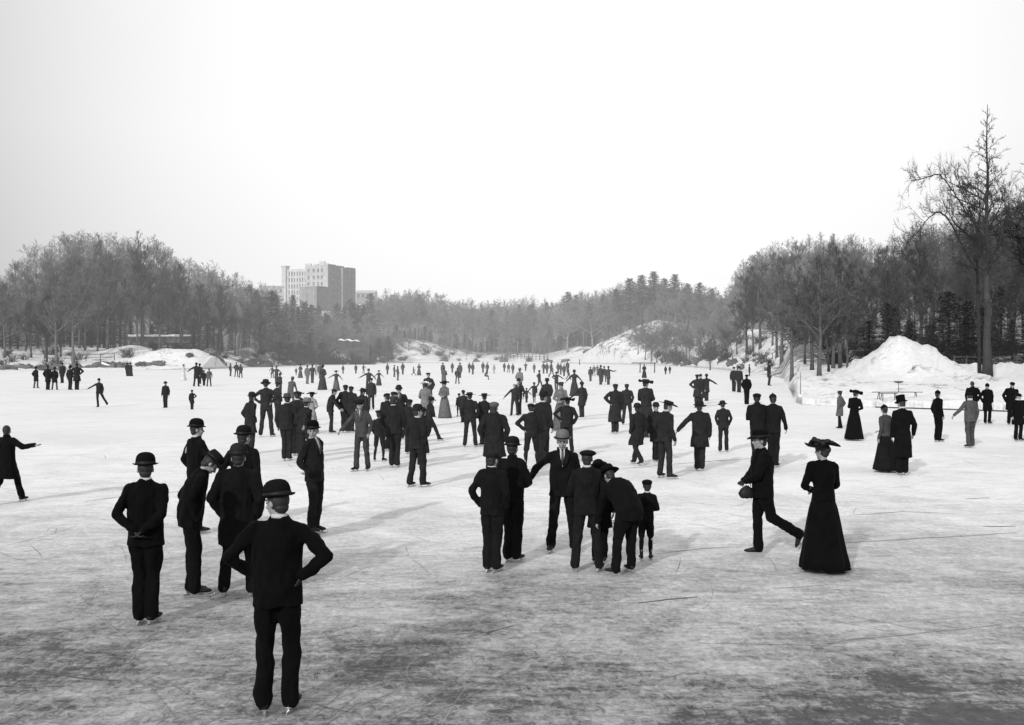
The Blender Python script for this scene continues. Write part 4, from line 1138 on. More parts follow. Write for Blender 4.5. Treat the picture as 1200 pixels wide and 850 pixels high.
# stone arch bridge
D_ = 372.0; br = empty('stone_bridge', (wx(402, D_), D_, 0)); tag(br, 'dark stone arch bridge with snow on its parapet at the far shore', 'bridge')
k = MB(); zt_ = zat(399, D_); L_ = 9.3; ar = 4.6; ac = -1.2; n = 20
outer = [V((-L_, 0, -.3)), V((-L_, 0, zt_ * .86))] + [V((-L_ + 2 * L_ * i / 8, 0, zt_ * (.86 + .14 * sin(pi * i / 8)))) for i in range(1, 8)] + [V((L_, 0, zt_ * .86)), V((L_, 0, -.3))]
arch = [V((ac + ar * cos(pi * i / n), 0, .2 + (zt_ * .66) * sin(pi * i / n))) for i in range(n + 1)]
def topz(x):
    t = (x + L_) / (2 * L_); return zt_ * (.86 + .14 * sin(pi * t))
for y0 in (0, 3.5):
    for i in range(n):
        a_, b_ = arch[i], arch[i + 1]; q = len(k.v); k.v += [a_ + V((0, y0, 0)), b_ + V((0, y0, 0)), V((b_.x, y0, topz(b_.x))), V((a_.x, y0, topz(a_.x)))]; k.face((q, q + 1, q + 2, q + 3))
    for x0, x1 in ((-L_, ac - ar), (ac + ar, L_)):
        for i in range(6):
            xa, xb = x0 + (x1 - x0) * i / 6, x0 + (x1 - x0) * (i + 1) / 6; q = len(k.v)
            k.v += [V((xa, y0, -.3)), V((xb, y0, -.3)), V((xb, y0, topz(xb))), V((xa, y0, topz(xa)))]; k.face((q, q + 1, q + 2, q + 3))
for i in range(n): q = len(k.v); k.v += [arch[i], arch[i + 1], arch[i + 1] + V((0, 3.5, 0)), arch[i] + V((0, 3.5, 0))]; k.face((q, q + 1, q + 2, q + 3))
k.obj('wall', M['ashlar'], br, smooth=False)
k = MB(); k.tube([V((ac + (ar + .3) * cos(pi * i / n), -.06, .2 + (zt_ * .66 + .3) * sin(pi * i / n))) for i in range(n + 1)], [(.34, .1)] * (n + 1), 6, side=(0, 1, 0)); k.obj('arch_ring', M['ashlar2'], br)
k = MB(); k.tube([V((-L_ * .2 + .8 * L_ * i / 10, 1.7, topz(-L_ * .2 + .8 * L_ * i / 10) + .05 + .25 * sin(i * 1.7))) for i in range(11)], [(2.1 * min(1, .3 + .25 * min(i, 10 - i)), .15 + .25 * abs(sin(i * .8 + .3))) for i in range(11)], 8, side=(0, 1, 0)); k.obj('snow_cap', M['snowcap'], br)
# dark stone wall with snow on it, behind the left snow bank
M['palestone'] = simple('frosted_stone', .42, .95, .05, .3, .8, bump=.5, bscale=2)
def snow_wall(px0, px1, d, yb, yt, name, lab, mat='stone'):
    o = empty(name, (wx((px0 + px1) / 2, d), d, 0)); tag(o, lab, 'wall'); Lh = (px1 - px0) / 2 * d / F
    k = MB(); n = 18; zb0, zt0 = zat(yb, d), zat(yt, d)
    k.loft([[V((-Lh + 2 * Lh * i / n, y, z + (.25 * noise.noise(V((i * .25, 0, 1))) if z > zb0 else 0))) for y, z in ((0, zb0), (1.2, zb0), (1.2, zt0), (0.1, zt0))] for i in range(n + 1)]); k.obj('wall', M[mat], o, smooth=False)
    k = MB(); k.tube([V((-Lh + 2 * Lh * i / n, .6, zt0 + .1 + .25 * noise.noise(V((i * .25, 0, 1))))) for i in range(n + 1)], [(.8, .3 + .05 * sin(i)) for i in range(n + 1)], 8, side=(0, 1, 0)); k.obj('snow_cap', M['snowcap'], o)
snow_wall(150, 222, 262, 402, 394, 'stone_wall', 'dark stone wall capped with snow behind the left bank')
# rail fences
def fence(pts, name, label, cat, h=1.0, rails=(.95, .5), sp=2.2, w_=.08, mat='wood'):
    """pts: (px, d) along the ground"""
    P = [V((wx(x, d), d, ground_at(x, d))) for x, d in pts]; o = empty(name, P[0]); tag(o, label, cat); O = P[0]; Q = []
    for a_, b_ in zip(P[:-1], P[1:]):
        n = max(1, round((b_ - a_).length / sp))
        for i in range(n): Q.append(a_.lerp(b_, i / n))
    Q.append(P[-1])
    for q in Q:
        k = MB(); k.tube([q - O + V((0, 0, -.2)), q - O + V((.02, 0, h + .05))], [w_ * .75, w_ * .65], 6); k.obj('post', M[mat], o)
    for z in rails:
        k = MB(); k.tube([q - O + V((0, -.03, z * h + .02 * sin(i * 2.1))) for i, q in enumerate(Q)], [w_ * .5] * len(Q), 5); k.obj('rail', M[mat], o)
    return o
fence([(52, 226), (84, 228), (134, 232)], 'rail_fence', 'two railed wooden fence on the snowy left bank', 'fence', h=1.5, sp=3.0, w_=.12)
fence([(598, 505), (642, 470)], 'rail_fence', 'pale rail fence at the far shore behind the densest skaters', 'fence', h=2.4, sp=4, w_=.2)
fence([(872, 196), (905, 186), (948, 176), (988, 170)], 'railing', 'single bar railing along the snow edge, right centre', 'railing', h=1.0, rails=(.95,), sp=5.5, w_=.10)
fence([(1118, 100), (1160, 104), (1215, 106)], 'rail_fence', 'rail fence behind the snow blocks at far right', 'fence', h=1.5, sp=2.6, w_=.12)
# wooden cross frame and poles standing on the ice
def frame_(px0, px1, d, yb, yt, lab):
    o = empty('wooden_frame', (wx(px0, d), d, 0)); tag(o, lab, 'frame'); L = (px1 - px0) * d / F; z1 = zat(yt, d)
    for x in (0.0, L): k = MB(); k.tube([(x, 0, -.05), (x + .04, 0, z1 * 1.02)], [.10, .08], 6); k.obj('post', M['wood'], o)
    k = MB(); k.tube([(-1.4, 0, z1), (L * .5, 0, z1 * .985), (L + .3, 0, z1 * .99)], [.09] * 3, 6); k.obj('crossbar', M['wood'], o)
frame_(750, 767, 181, 437, 425.5, 'high wooden bar on two posts standing on the ice')
def pole(px, d, yt, r, lab, name='pole', base=True):
    z0 = ground_at(px, d); o = empty(name, (wx(px, d), d, z0)); tag(o, lab, 'pole'); z1 = zat(yt, d) - z0
    k = MB(); k.tube([(0, 0, -.1), (r * .4, 0, z1 * .5), (0, 0, z1)], [r, r * .85, r * .7], 8); k.obj('shaft', M['wood'], o)
    k = MB(); k.tube([(0, 0, -.05), (0, 0, .06), (0, 0, .12)], [r * 4, r * 3.6, r * 1.6], 10); k.obj('base', M['snowcap'], o); return o
pole(832, 200, 423.5, .14, 'short thick pole left of the scarved pair'); pole(679, 330, 421, .16, 'thin tall pole at the shore beyond the wide cape')
pole(938, 62.5, 437, .022, 'thin pale pole at the corner of the near snow bank')
d = 61.5; o = empty('post_with_round_top', (wx(1053, d), d, ground_at(1053, d))); tag(o, 'short post with a flat round top on the near snow bank', 'post')
z1 = zat(448.5, d) - ground_at(1053, d)
k = MB(); k.tube([(0, 0, -.1), (0, 0, z1)], [.022, .018], 8); k.obj('shaft', M['wood'], o)
k = MB(); k.tube([(0, 0, z1 - .02), (0, 0, z1 + .03), (0, 0, z1 + .08)], [.12, .27, .25], 18); k.obj('disc', M['wood'], o)
def bench(px0, px1, d, ytop, lab, rz=0.0, back=False):
    pm = (px0 + px1) / 2; g_ = ground_at(pm, d); o = empty('bench', (wx(pm, d), d, g_), radians(rz)); tag(o, lab, 'bench'); L = (px1 - px0) * d / F; z1 = max(zat(ytop, d) - g_, .35)
    k = MB()
    k.box((0, 0, z1), (L, .16 if not back else .34, .035))
    k.obj('seat', M['wood'], o, smooth=False)
    for s in (-1, 1):
        for y in (-.13, .13):
            k = MB(); k.tube([(s * (L * .36 + .05), y * 1.3, -.1), (s * L * .36, y * .5, z1)], [.022, .022], 5); k.obj('leg', M['wood'], o)
    if back:
        k = MB(); k.box((0, .26, z1 + .45), (L, .04, .16)); k.obj('backrest', M['wood'], o, smooth=False)
        for s in (-1, 1): k = MB(); k.tube([(s * L * .36, .22, z1 - .1), (s * L * .36, .29, z1 + .52)], [.03, .03], 5); k.obj('back_post', M['wood'], o)
bench(1022, 1081, 59.0, 466, 'long plank bench on the near snow bank'); bench(1031, 1052, 58.2, 472, 'short low plank bench in front of the long one', 3)
for i, (a_, b_, d, y, lab) in enumerate(((936, 946, 172, 433, 'leftmost bench of the cluster by the railing'), (947, 957, 170, 432, 'second bench from the left by the railing'), (958, 966, 172, 431, 'third bench from the left by the railing'), (972, 986, 168, 430, 'rightmost wide bench by the railing'), (916, 925, 176, 433, 'lone bench left of the bench cluster'))):
    bench(a_, b_, d, y, lab, (8, -20, 30, -6, 15)[i], True)
k = MB(); d = 182; g_ = ground_at(897, d); o = empty('stand', (wx(897, d), d, g_)); tag(o, 'grey slatted box stand with a sloping side behind the railing', 'stand'); z1 = zat(422, d) - g_
k.loft([[V((-1.7, y, .5)), V((1.0, y, .5)), V((1.0, y, z1)), V((.2, y, z1)), V((-1.7, y, z1 * .55))] for y in (0, 1.2)]); k.obj('cabin', M['wood'], o, smooth=False)
for x in (-1.5, .9):
    for y in (.1, 1.1): k = MB(); k.tube([(x, y, -.2), (x, y, .52)], [.08, .08], 6); k.obj('leg', M['wood'], o)
# long plank along the foot of the near bank
k = MB(); Pk = []
px = 1026.0
while px < 1300: d = shore(px) - .12; Pk.append(V((wx(px, d), d, .04))); px += 12
k.tube(Pk, [(.05, .035)] * len(Pk), 6); o = k.obj('plank_edging', M['wood']); tag(o, 'long dark plank edging at the foot of the near snow bank', 'plank')
# boulders with snow on them
def boulder(px, d, w_, h_, lab, grp, seed, cap=True):
    z0 = ground_at(px, d) - h_ * .22; o = empty('boulder', (wx(px, d), d, z0), seed); tag(o, lab, 'boulder', grp); r = random.Random(seed)
    for nm, mt, f_, dz, sc_ in (('rock', 'stone', 1, 0, 1), ('snow_cap', 'snowcap', .42, h_ * .36, .80)):
        if nm == 'snow_cap' and not cap: continue
        k = MB(); k.ball((0, 0, h_ * .25 + dz), (w_ / 2 * sc_, w_ / 2.6 * sc_, h_ * .75 * f_), 18, 12)
        for i, v_ in enumerate(k.v):
            q = noise.noise(V((v_.x * 1.3 / w_ * 3 + seed, v_.y * 3 / w_, v_.z * 3 / w_))); k.v[i] = V((v_.x * (1 + .7 * q), v_.y * (1 + .7 * q), v_.z * (1 + .6 * q)))
        k.obj(nm, M[mt], o, smooth=(nm != 'rock'))
GB = 'snow capped boulders along the shore'
rb = random.Random(3)
boulder(300, 278, 9.5, 2.2, 'largest boulder of the left shore, thickly capped with snow', None, 5.3)
boulder(247, 252, 7, 2.6, 'broad snowy rock right of the left snow mound', None, 8.1)
for i, (px, w_, h_) in enumerate(((-10, 6, 1.6), (10, 5, 1.3), (35, 4, 1.6), (66, 6, 1.5), (90, 5, 1.6), (118, 6, 1.9), (132, 7, 2.4), (142, 6, 2.0), (168, 4, 1.5), (186, 5, 1.2), (222, 4, 1.4), (244, 5, 1.8), (262, 4, 1.6), (283, 5, 2.0), (318, 5, 2.2), (334, 7, 2.4), (350, 6, 2.0), (368, 5, 2), (440, 8, 3.4), (448, 6, 2.4), (470, 6, 2.2), (520, 9, 1.8), (558, 7, 2.6), (590, 8, 2.6), (642, 7, 2.4), (664, 6, 2.2), (690, 7, 2.4), (803, 6, 1.6), (822, 6, 2.0), (838, 5, 1.8), (846, 5, 2.2), (858, 4, 2.0), (868, 4, 1.6), (20, 6, 1.4), (52, 7, 1.3), (108, 5, 1.2))):
    d = shore(px) + rb.uniform(2, 9); boulder(px, d, w_ * rb.uniform(.45, .85), h_ * .68, 'dark snow capped boulder on the pond shore', GB, i * 1.7, i % 3 != 1)
# ------------------------------------------------------------------ the skaters (x, top row, feet row in the photograph)
G1 = 'skaters in the foreground'; G2 = 'skaters in the middle of the pond'; G3 = 'distant skaters'
p = person
# foreground
p(325, 562, 836, 'nearest man in black suit and bowler, hands on hips, back to us', -4, G1, arms=('hipf', 'hip'), legs='stand', twist=-5, side=2, hyaw=-52, hpitch=6, collar=True, c=.003, hc=.006, girth=1.06, gloves=True)
p(170, 530, 732, 'man in bowler and short jacket clasping hands behind his back', 4, G1, arms=('behind', 'behind'), legs='close', hpitch=2, collar=True, c=.003, hc=.005, girth=1.05, gloves=True)
p(229, 490, 626, 'man in bowler with white collar standing behind the stooping man', 48, G1, arms=('pocket', 'fronthi'), legs='close', hyaw=18, collar=True, c=.005, hc=.006)
p(226, 534, 699, 'man in soft fedora stooping to look down at the ice', 62, G1, hat='fedora', arms=('pocket', 'pocket'), legs='close', lean=24, hpitch=34, c=.004, hc=.010, collar=False)
p(285, 498, 650, 'man in bowler with turned up coat collar, mostly hidden', 12, G1, outfit='shortcoat', arms=('pocketw', 'pocketw'), legs='stand', c=.006, hc=.008)
p(279, 519, 699, 'stout man in knee length overcoat and round grey hat, back turned', 5, G1, outfit='coat', arms=('pocket', 'pocketw'), legs='apart', girth=1.16, hyaw=-8, c=.006, hc=.018, gloves=True)
p(367, 492, 625, 'young man in bowler and necktie turning his face to the camera', 118, G1, arms=('behind', 'pocket'), legs='close', hyaw=56, collar=True, front=True, c=.012, t=.012, hc=.004, lean=-4)
p(10, 498, 590, 'overcoated skater at the left edge stretching one arm sideways', 12, G1, outfit='coat', hat='none', arms=('down', 'out'), legs='lunge', c=.004)
p(576, 529, 671, 'man in cap and short jacket with elbow out, hand in pocket', 22, G1, hat='cap', arms=('pocketw', 'pocket'), legs='close', hyaw=5, collar=True, c=.007, t=.008, hc=.016)
p(600, 511, 659, 'tall man in bowler and dark coat just right of a capped man', 28, G1, outfit='shortcoat', arms=('pocket', 'front'), legs='close', hyaw=-10, c=.006, hc=.010)
p(659, 503, 647, 'man in pale grey hat facing us, hand held out from his side', 176, G1, hat='bowler', arms=('down', 'outlow'), legs='apart', hyaw=4, hpitch=6, collar=True, front=True, c=.007, t=.008, hc=.12)
p(688, 528, 670, 'man in dark cap, back turned, beside the bending man', 6, G1, hat='tam', arms=('front', 'front'), legs='apart', hyaw=8, collar=True, c=.009, t=.010, hc=.008)
p(703, 540, 659, 'man in long coat half hidden behind the bending man', 190, G1, outfit='coat', hat='fedora', arms=('down', 'front'), legs='close', hpitch=20, c=.005, lean=10)
p(731, 549, 673, 'broad man bending far forward to the left in the group', -40, G1, hat='fedora', arms=('reach', 'fwdlow'), legs='apart', lean=58, hpitch=0, c=.005, t=.005, girth=1.3, collar=True)
p(757, 562, 657, 'small boy in cap with hands in front, beside the bending man', 8, G1, outfit='boy', hat='cap', arms=('front', 'front'), legs='stand', kid=True, c=.006, t=.006, collar=True)
p(893, 503, 652, 'man in fedora striding left with one leg trailing behind', -86, G1, hat='fedora', arms=('front', 'front'), legs='stride', hyaw=-4, c=.004, t=.004, lean=3, girth=1.14, collar=False, gloves=True)
p(965, 514, 669, 'woman in long black dress and wide plumed hat', -12, G1, outfit='dress', hat='plume', arms=('front', 'front'), legs='close', hyaw=-30, c=.003, t=.003, hc=.010)
# right middle
p(820, 470, 552, 'man in knee length coat holding one arm away from his side', 8, G2, outfit='coat', hat='fedora', arms=('outlow', 'down'), legs='close', girth=1.12)
p(847, 470, 530, 'man in hat, hands in pockets, standing behind a long coated man', 6, G2, hat='fedora', arms=('pocketw', 'pocketw'), legs='ease')
p(779, 470, 561, 'man in flat brimmed hat and short jacket looking right', 62, G2, hat='cowl', arms=('relax', 'down'), legs='apart', hyaw=20, c=.018, t=.020, collar=True)
p(769, 471, 541, 'person glimpsed behind the man in the flat brimmed hat', 160, G2, outfit='coat', hat='bowler', arms=('down', 'down'), legs='close')
p(747, 472, 545, 'man in long coat stepping left with legs wide apart', -30, G2, outfit='coat', hat='bowler', arms=('pocketw', 'pocket'), legs='walk', girth=1.1, collar=True)
p(757, 444, 512, 'woman in wide dark hat standing behind the striding coat', 20, G2, outfit='dress', hat='wide', arms=('front', 'front'), legs='close')
p(721, 450, 508, 'figure in long dark coat and cap, second of a pair', 350, G2, outfit='longcoat', hat='cap', arms=('hip', 'down'), legs='close', girth=1.1)
p(735, 450, 498, 'man in short coat standing right beside the long coated figure', 8, G2, outfit='shortcoat', hat='cap', arms=('pocketw', 'pocketw'), legs='apart')
p(888, 461, 548, 'man with folded arms in a small cap, left of a bare headed man', 350, G2, outfit='shortcoat', hat='cap', arms=('cross', 'cross'), legs='close', girth=1.1, c=.010, t=.016)
p(906, 461, 548, 'man in dark knit cap standing behind the striding man', 30, G2, hat='knit', arms=('cross', 'relax'), legs='close', c=.010)
p(875, 439, 474, 'lone man in narrow coat near the far snow bank', 20, G3, outfit='shortcoat', hat='cap', arms=('pocket', 'pocket'), legs='close', c=.008)
p(985, 458, 502, 'grey coated man walking beside a woman in a long dress', -50, G2, outfit='coat', hat='cap', arms=('pocketw', 'pocketw'), legs='ease', c=.085, t=.008, hc=.03)
p(1001, 457, 516, 'woman in black dress with big puffed hat by the snow bank', 40, G2, outfit='dress', hat='wide', arms=('front', 'front'), legs='close', c=.005, t=.005, hc=.006)
p(1038, 474, 553, 'woman in grey jacket and long dark skirt', -30, G2, outfit='dress', hat='knit', arms=('down', 'front'), legs='close', c=.05, t=.009, hc=.005)
p(1058, 464, 557, 'person in black coat and top heavy hat beside a grey jacketed woman', 8, G2, outfit='longcoat', hat='high', arms=('down', 'relax'), legs='close', c=.005, t=.006, hc=.004, scarf=True)
p(1099, 457, 518, 'slim man in black suit seen from the side, facing right', 70, G2, hat='knit', arms=('relax', 'down'), legs='close', c=.004, t=.004)
p(1137, 460, 525, 'man in grey coat and lighter grey trousers', 350, G2, outfit='suit', hat='cap', arms=('outlow', 'down'), legs='ease', c=.065, t=.05, hc=.006, scarf=True)
p(1140, 447, 497, 'dark figure half hidden behind the grey coated man', 10, G2, outfit='coat', hat='none', arms=('pocketw', 'pocketw'), legs='close', c=.005)
p(1157, 449, 497, 'man in pointed cap and knee length coat', 182, G2, outfit='coat', hat='knit', arms=('pocketw', 'pocketw'), legs='stand', c=.005, t=.005)
p(1185, 448, 498, 'black coated man near the right edge, farther of two', 185, G2, outfit='coat', hat='cap', arms=('pocketw', 'pocketw'), legs='stand', c=.005, t=.005)
p(1193, 461, 517, 'black coated man near the right edge, nearer of two', 175, G2, outfit='coat', hat='cap', arms=('pocketw', 'relax'), legs='stand', c=.005, t=.006, girth=1.15, scarf=True)
# middle crowd, left part
p(293, 459, 532, 'man in bowler standing alone left of the crowd', 40, G2, outfit='coat', arms=('pocket', 'pocket'), legs='close')
p(312, 445, 512, 'man in hat with elbows out and legs planted apart', 5, G2, hat='fedora', arms=('hip', 'hip'), legs='apart', girth=1.05)
p(325, 448, 496, 'boy in dark coat close behind the man with elbows out', 30, G2, outfit='suit', hat='cap', arms=('pocket', 'pocket'), legs='close', collar=True)
p(336, 461, 540, 'broad man in dark suit and grey fedora, back to us', 2, G2, hat='fedora', arms=('down', 'pocketw'), legs='close', girth=1.15, hc=.06, collar=True)
p(347, 459, 534, 'man beside the broad man, dark hat above his collar', 18, G2, outfit='suit', hat='cap', arms=('pocket', 'pocket'), legs='close', collar=True)
p(356, 466, 543, 'man in light grey hat leaning right with a glove behind him', 35, G2, hat='fedora', arms=('pocket', 'back'), legs='ease', lean=9, hc=.14, collar=True)
p(365, 459, 508, 'woman in pale coat under a wide dark hat', 15, G2, outfit='dresscoat', hat='wide', arms=('front', 'front'), legs='close', c=.26, t=.2, hc=.01)
p(351, 459, 500, 'woman in wide black hat in the thick of the crowd', 30, G2, outfit='dress', hat='wide', arms=('front', 'front'), legs='close')
p(341, 441, 478, 'man in mid grey jacket bending over, behind the crowd', 20, G3, hat='cap', arms=('fwdlow', 'fwdlow'), legs='apart', lean=25, c=.085)
p(388, 456, 508, 'young man leaning right with both arms reaching forward', 85, G2, hat='cap', arms=('fwdlow', 'fwdlow'), legs='stand', lean=18)
p(404, 451, 507, 'man in cap and jacket being reached for, left of a pair', 5, G2, hat='cap', arms=('pocketw', 'cross'), legs='close')
p(411, 453, 507, 'man in overcoat, right of a close pair', 12, G2, outfit='coat', hat='cap', arms=('pocketw', 'pocketw'), legs='close')
p(426, 469, 552, 'young man in open grey jacket and dark cap walking toward us', 195, G2, hat='tam', arms=('relax', 'outlow'), legs='ease', hpitch=14, c=.05, t=.035, hc=.012, front=True)
p(425, 455, 510, 'man in overcoat behind the grey jacketed young man', 20, G2, outfit='coat', hat='fedora', arms=('pocketw', 'down'), legs='close')
p(435, 443, 480, 'man in dark suit walking toward us through the crowd', 178, G3, hat='cap', arms=('down', 'down'), legs='walk')
p(432, 432, 460, 'figure spreading both arms beside a skirted woman', 180, G3, hat='bowler', arms=('outlow', 'outmid'), legs='apart')
p(444, 434, 452, 'woman in dark skirt and hat holding out her arms', 160, G3, outfit='dress', hat='wide', arms=('outlow', 'outlow'), legs='close')
p(444, 481, 541, 'boy in cap squeezed behind the grey jacketed young man', 20, G2, outfit='boy', hat='tam', arms=('pocket', 'down'), legs='apart', kid=True)
p(462, 464, 548, 'big man in grey cap and dark suit, back turned, in mid crowd', 6, G2, hat='cap', arms=('pocket', 'relax'), legs='close', girth=1.15, hc=.05, collar=True)
p(454, 461, 528, 'person at the left of a knot of heads', 330, G2, hat='cap', arms=('down', 'down'), legs='close')
p(461, 459, 522, 'person in cap with pale face in a knot of heads', 90, G2, hat='cap', arms=('pocket', 'pocket'), legs='close')
p(468, 451, 515, 'tall man in bowler facing us above a knot of heads', 176, G2, outfit='coat', arms=('pocketw', 'pocketw'), legs='stand', front=True)
p(479, 468, 532, 'boy in dark cap standing right of a knot of heads', 20, G2, hat='cap', arms=('down', 'down'), legs='close')
p(486, 473, 571, 'man in bowler and dark jacket leaning away, looking right', 42, G2, arms=('pocket', 'pocket'), legs='ease', hyaw=18, lean=-4, side=6, collar=True, girth=1.08)
p(494, 477, 547, 'dark figure half hidden behind the leaning bowler man', 8, G2, outfit='longcoat', hat='bowler', arms=('pocket', 'pocket'), legs='close')
p(505, 465, 517, 'man in fedora crouching to the left with bent knees', 60, G2, outfit='coat', hat='fedora', arms=('front', 'front'), legs='lunge', lean=12, drop=.08)
p(498, 447, 500, 'woman in light grey coat and white hat, back turned', 0, G2, outfit='dresscoat', hat='wide', arms=('front', 'front'), legs='close', c=.16, t=.15, hc=.6)
p(502, 437, 478, 'dark coated man behind the woman in the white hat', 185, G3, outfit='coat', hat='cap', arms=('pocketw', 'pocketw'), legs='close')
p(521, 446, 490, 'woman in long grey dress and wide black hat', 200, G2, outfit='dresscoat', hat='wide', arms=('front', 'front'), legs='close', c=.11, t=.11, hc=.012)
p(520, 430, 456, 'grey figure behind the woman in the long grey dress', 20, G3, outfit='longcoat', hat='cap', arms=('cross', 'cross'), legs='close', c=.1)
p(519, 425, 441, 'far figure directly behind a grey standing one', 0, G3, outfit='coat', hat='cap', arms=('down', 'down'), legs='close')
p(551, 460, 524, 'man in wide hat with hands in pockets, legs apart', 5, G2, hat='cowl', arms=('pocketw', 'pocketw'), legs='apart', girth=1.06)
p(538, 461, 488, 'small boy at the elbow of the man in the wide hat', 200, G3, outfit='boy', hat='cap', arms=('outlow', 'down'), legs='stand', kid=True)
p(543, 457, 495, 'youth in cap behind the man in the wide hat', 340, G2, hat='cap', arms=('down', 'down'), legs='close', collar=True)
p(567, 461, 523, 'slim man in broad brimmed hat behind a capped man', 330, G2, hat='cowl', arms=('pocket', 'pocket'), legs='close')
p(579, 471, 569, 'man in grey cap and dark overcoat, back to us', 0, G2, outfit='coat', hat='cap', arms=('pocketw', 'pocketw'), legs='stand', girth=1.12, hc=.09, collar=True)
p(623, 473, 551, 'youth in cap and knee breeches, elbow out, back turned', 350, G2, outfit='boy', hat='cap', arms=('hip', 'pocket'), legs='apart', collar=True)
p(636, 458, 544, 'tall man in dark suit and fedora turning his head right', 28, G2, outfit='suit', hat='fedora', arms=('pocket', 'down'), legs='close', hyaw=25, collar=True)
p(664, 465, 532, 'man in large round hat with a hand on his hip', 355, G2, hat='wide', arms=('hip', 'pocketw'), legs='apart', girth=1.15, c=.02, hc=.01, collar=True)
p(657, 448, 505, 'woman in light tweed coat and soft hat', 195, G2, outfit='dresscoat', hat='tam', arms=('front', 'front'), legs='close', c=.13, t=.1, hc=.04)
p(682, 447, 489, 'man in overcoat reaching one arm to the left', 340, G2, outfit='coat', hat='bowler', arms=('outlow', 'down'), legs='close')
p(673, 433, 464, 'skater in wide spreading cape', 0, G3, outfit='dresscoat', hat='cap', arms=('outlow', 'outlow'), legs='walk')
p(641, 443, 486, 'tall man in hat and dark coat in the centre of the crowd', 10, G2, outfit='coat', hat='fedora', arms=('pocketw', 'pocketw'), legs='close')
p(626, 448, 472, 'boy standing between a child and a tall man', 355, G3, outfit='boy', hat='cap', arms=('outlow', 'down'), legs='close', kid=True)
p(617, 455, 472, 'tiny child in short coat holding hands', 5, G3, outfit='coat', hat='tam', arms=('outlow', 'outlow'), legs='close', kid=True)
p(608, 443, 486, 'man in dark coat with pale shirt, arms round another', 200, G2, hat='cap', arms=('relax', 'down'), legs='close', front=True)
p(603, 450, 487, 'bareheaded man leaning against his companion', 190, G3, hat='none', arms=('relax', 'outlow'), legs='apart')
p(609, 431, 462, 'man in light grey jacket looking down, beyond a close pair', 30, G3, hat='cap', arms=('pocket', 'pocket'), legs='close', c=.17, t=.05)
# far left
p(42, 430, 455, 'dark figure leftmost of the far left party', 20, G3, outfit='coat', hat='cap', arms=('pocketw', 'pocketw'), legs='apart', c=.015, t=.06)
p(56, 428, 457, 'second figure of the far left party, hands in pockets', 0, G3, outfit='coat', hat='cap', arms=('pocketw', 'down'), legs='close', c=.015)
p(64, 430, 457, 'third figure of the far left party, shoulder to shoulder', 350, G3, outfit='coat', hat='bowler', arms=('pocketw', 'pocketw'), legs='apart', c=.015, t=.06)
p(73, 425, 449, 'figure standing farther back in the far left party', 180, G3, outfit='coat', hat='cap', arms=('down', 'down'), legs='close', c=.02)
p(82, 428, 457, 'fifth figure of the far left party, left of the broad one', 10, G3, outfit='suit', hat='bowler', arms=('down', 'pocketw'), legs='close', c=.02)
p(90, 426, 457, 'broad figure at the right end of the far left party', 350, G3, outfit='coat', hat='cap', arms=('hip', 'hip'), legs='close', c=.02, girth=1.15)
p(116, 443, 477, 'lone skater gliding on one leg, arm stretched left', 185, G3, hat='cap', arms=('down', 'outmid'), legs='glide', c=.02, t=.02)
p(149, 425, 441, 'figure on the left of a lone pair before the snow mound', 0, G3, outfit='longcoat', hat='cap', arms=('down', 'down'), legs='close', c=.02)
p(153, 425, 441, 'figure on the right of a lone pair before the snow mound', 0, G3, outfit='dress', hat='wide', arms=('down', 'down'), legs='close', c=.02, t=.02)
p(194, 447, 478, 'man in dark coat standing by himself on open ice', 180, G3, outfit='shortcoat', hat='cap', arms=('down', 'down'), legs='close', c=.02)
p(225, 457, 480, 'boy with his arm bent out, alone on open ice', 350, G3, outfit='coat', hat='cap', arms=('down', 'hip'), legs='close', kid=True, c=.02)
p(215, 427, 446, 'pale dressed figure beside a huddle near the snow bank', 90, G3, outfit='dress', hat='cap', arms=('fwdlow', 'fwdlow'), legs='close', c=.5, t=.55, hc=.05)
p(230, 425, 453, 'coated figure holding an arm out left in the huddle', 10, G3, outfit='coat', hat='cap', arms=('outmid', 'down'), legs='apart', c=.025)
p(234, 426, 450, 'figure in the middle of the huddle near the snow bank', 340, G3, outfit='coat', hat='bowler', arms=('down', 'down'), legs='close', c=.03)
p(239, 434, 452, 'child in the huddle near the snow bank', 0, G3, outfit='coat', hat='cap', arms=('down', 'down'), legs='close', kid=True, c=.02)
p(245, 432, 453, 'grey jacketed skater, legs apart, right end of the huddle', 340, G3, hat='cap', arms=('down', 'relax'), legs='apart', c=.09, t=.04)
p(270, 426, 441, 'leftmost of three far skaters below the snow roof', 40, G3, hat='cap', arms=('down', 'down'), legs='close', c=.05)
p(277, 425, 442, 'middle one of three far skaters below the snow roof', 0, G3, hat='cap', arms=('pocketw', 'pocketw'), legs='apart', c=.05)
p(282, 427, 443, 'rightmost of three far skaters below the snow roof', 0, G3, outfit='coat', hat='cap', arms=('pocketw', 'pocketw'), legs='apart', c=.05)
p(319, 429, 443, 'small far figure left of a mingling trio', 20, G3, hat='cap', arms=('outlow', 'down'), legs='apart')
p(324, 429, 450, 'arms spread figure in a mingling trio', 180, G3, outfit='coat', hat='cap', arms=('outlow', 'outlow'), legs='close')
p(328, 437, 462, 'man in dark jacket in front of a mingling trio', 30, G3, hat='cap', arms=('relax', 'pocketw'), legs='close')
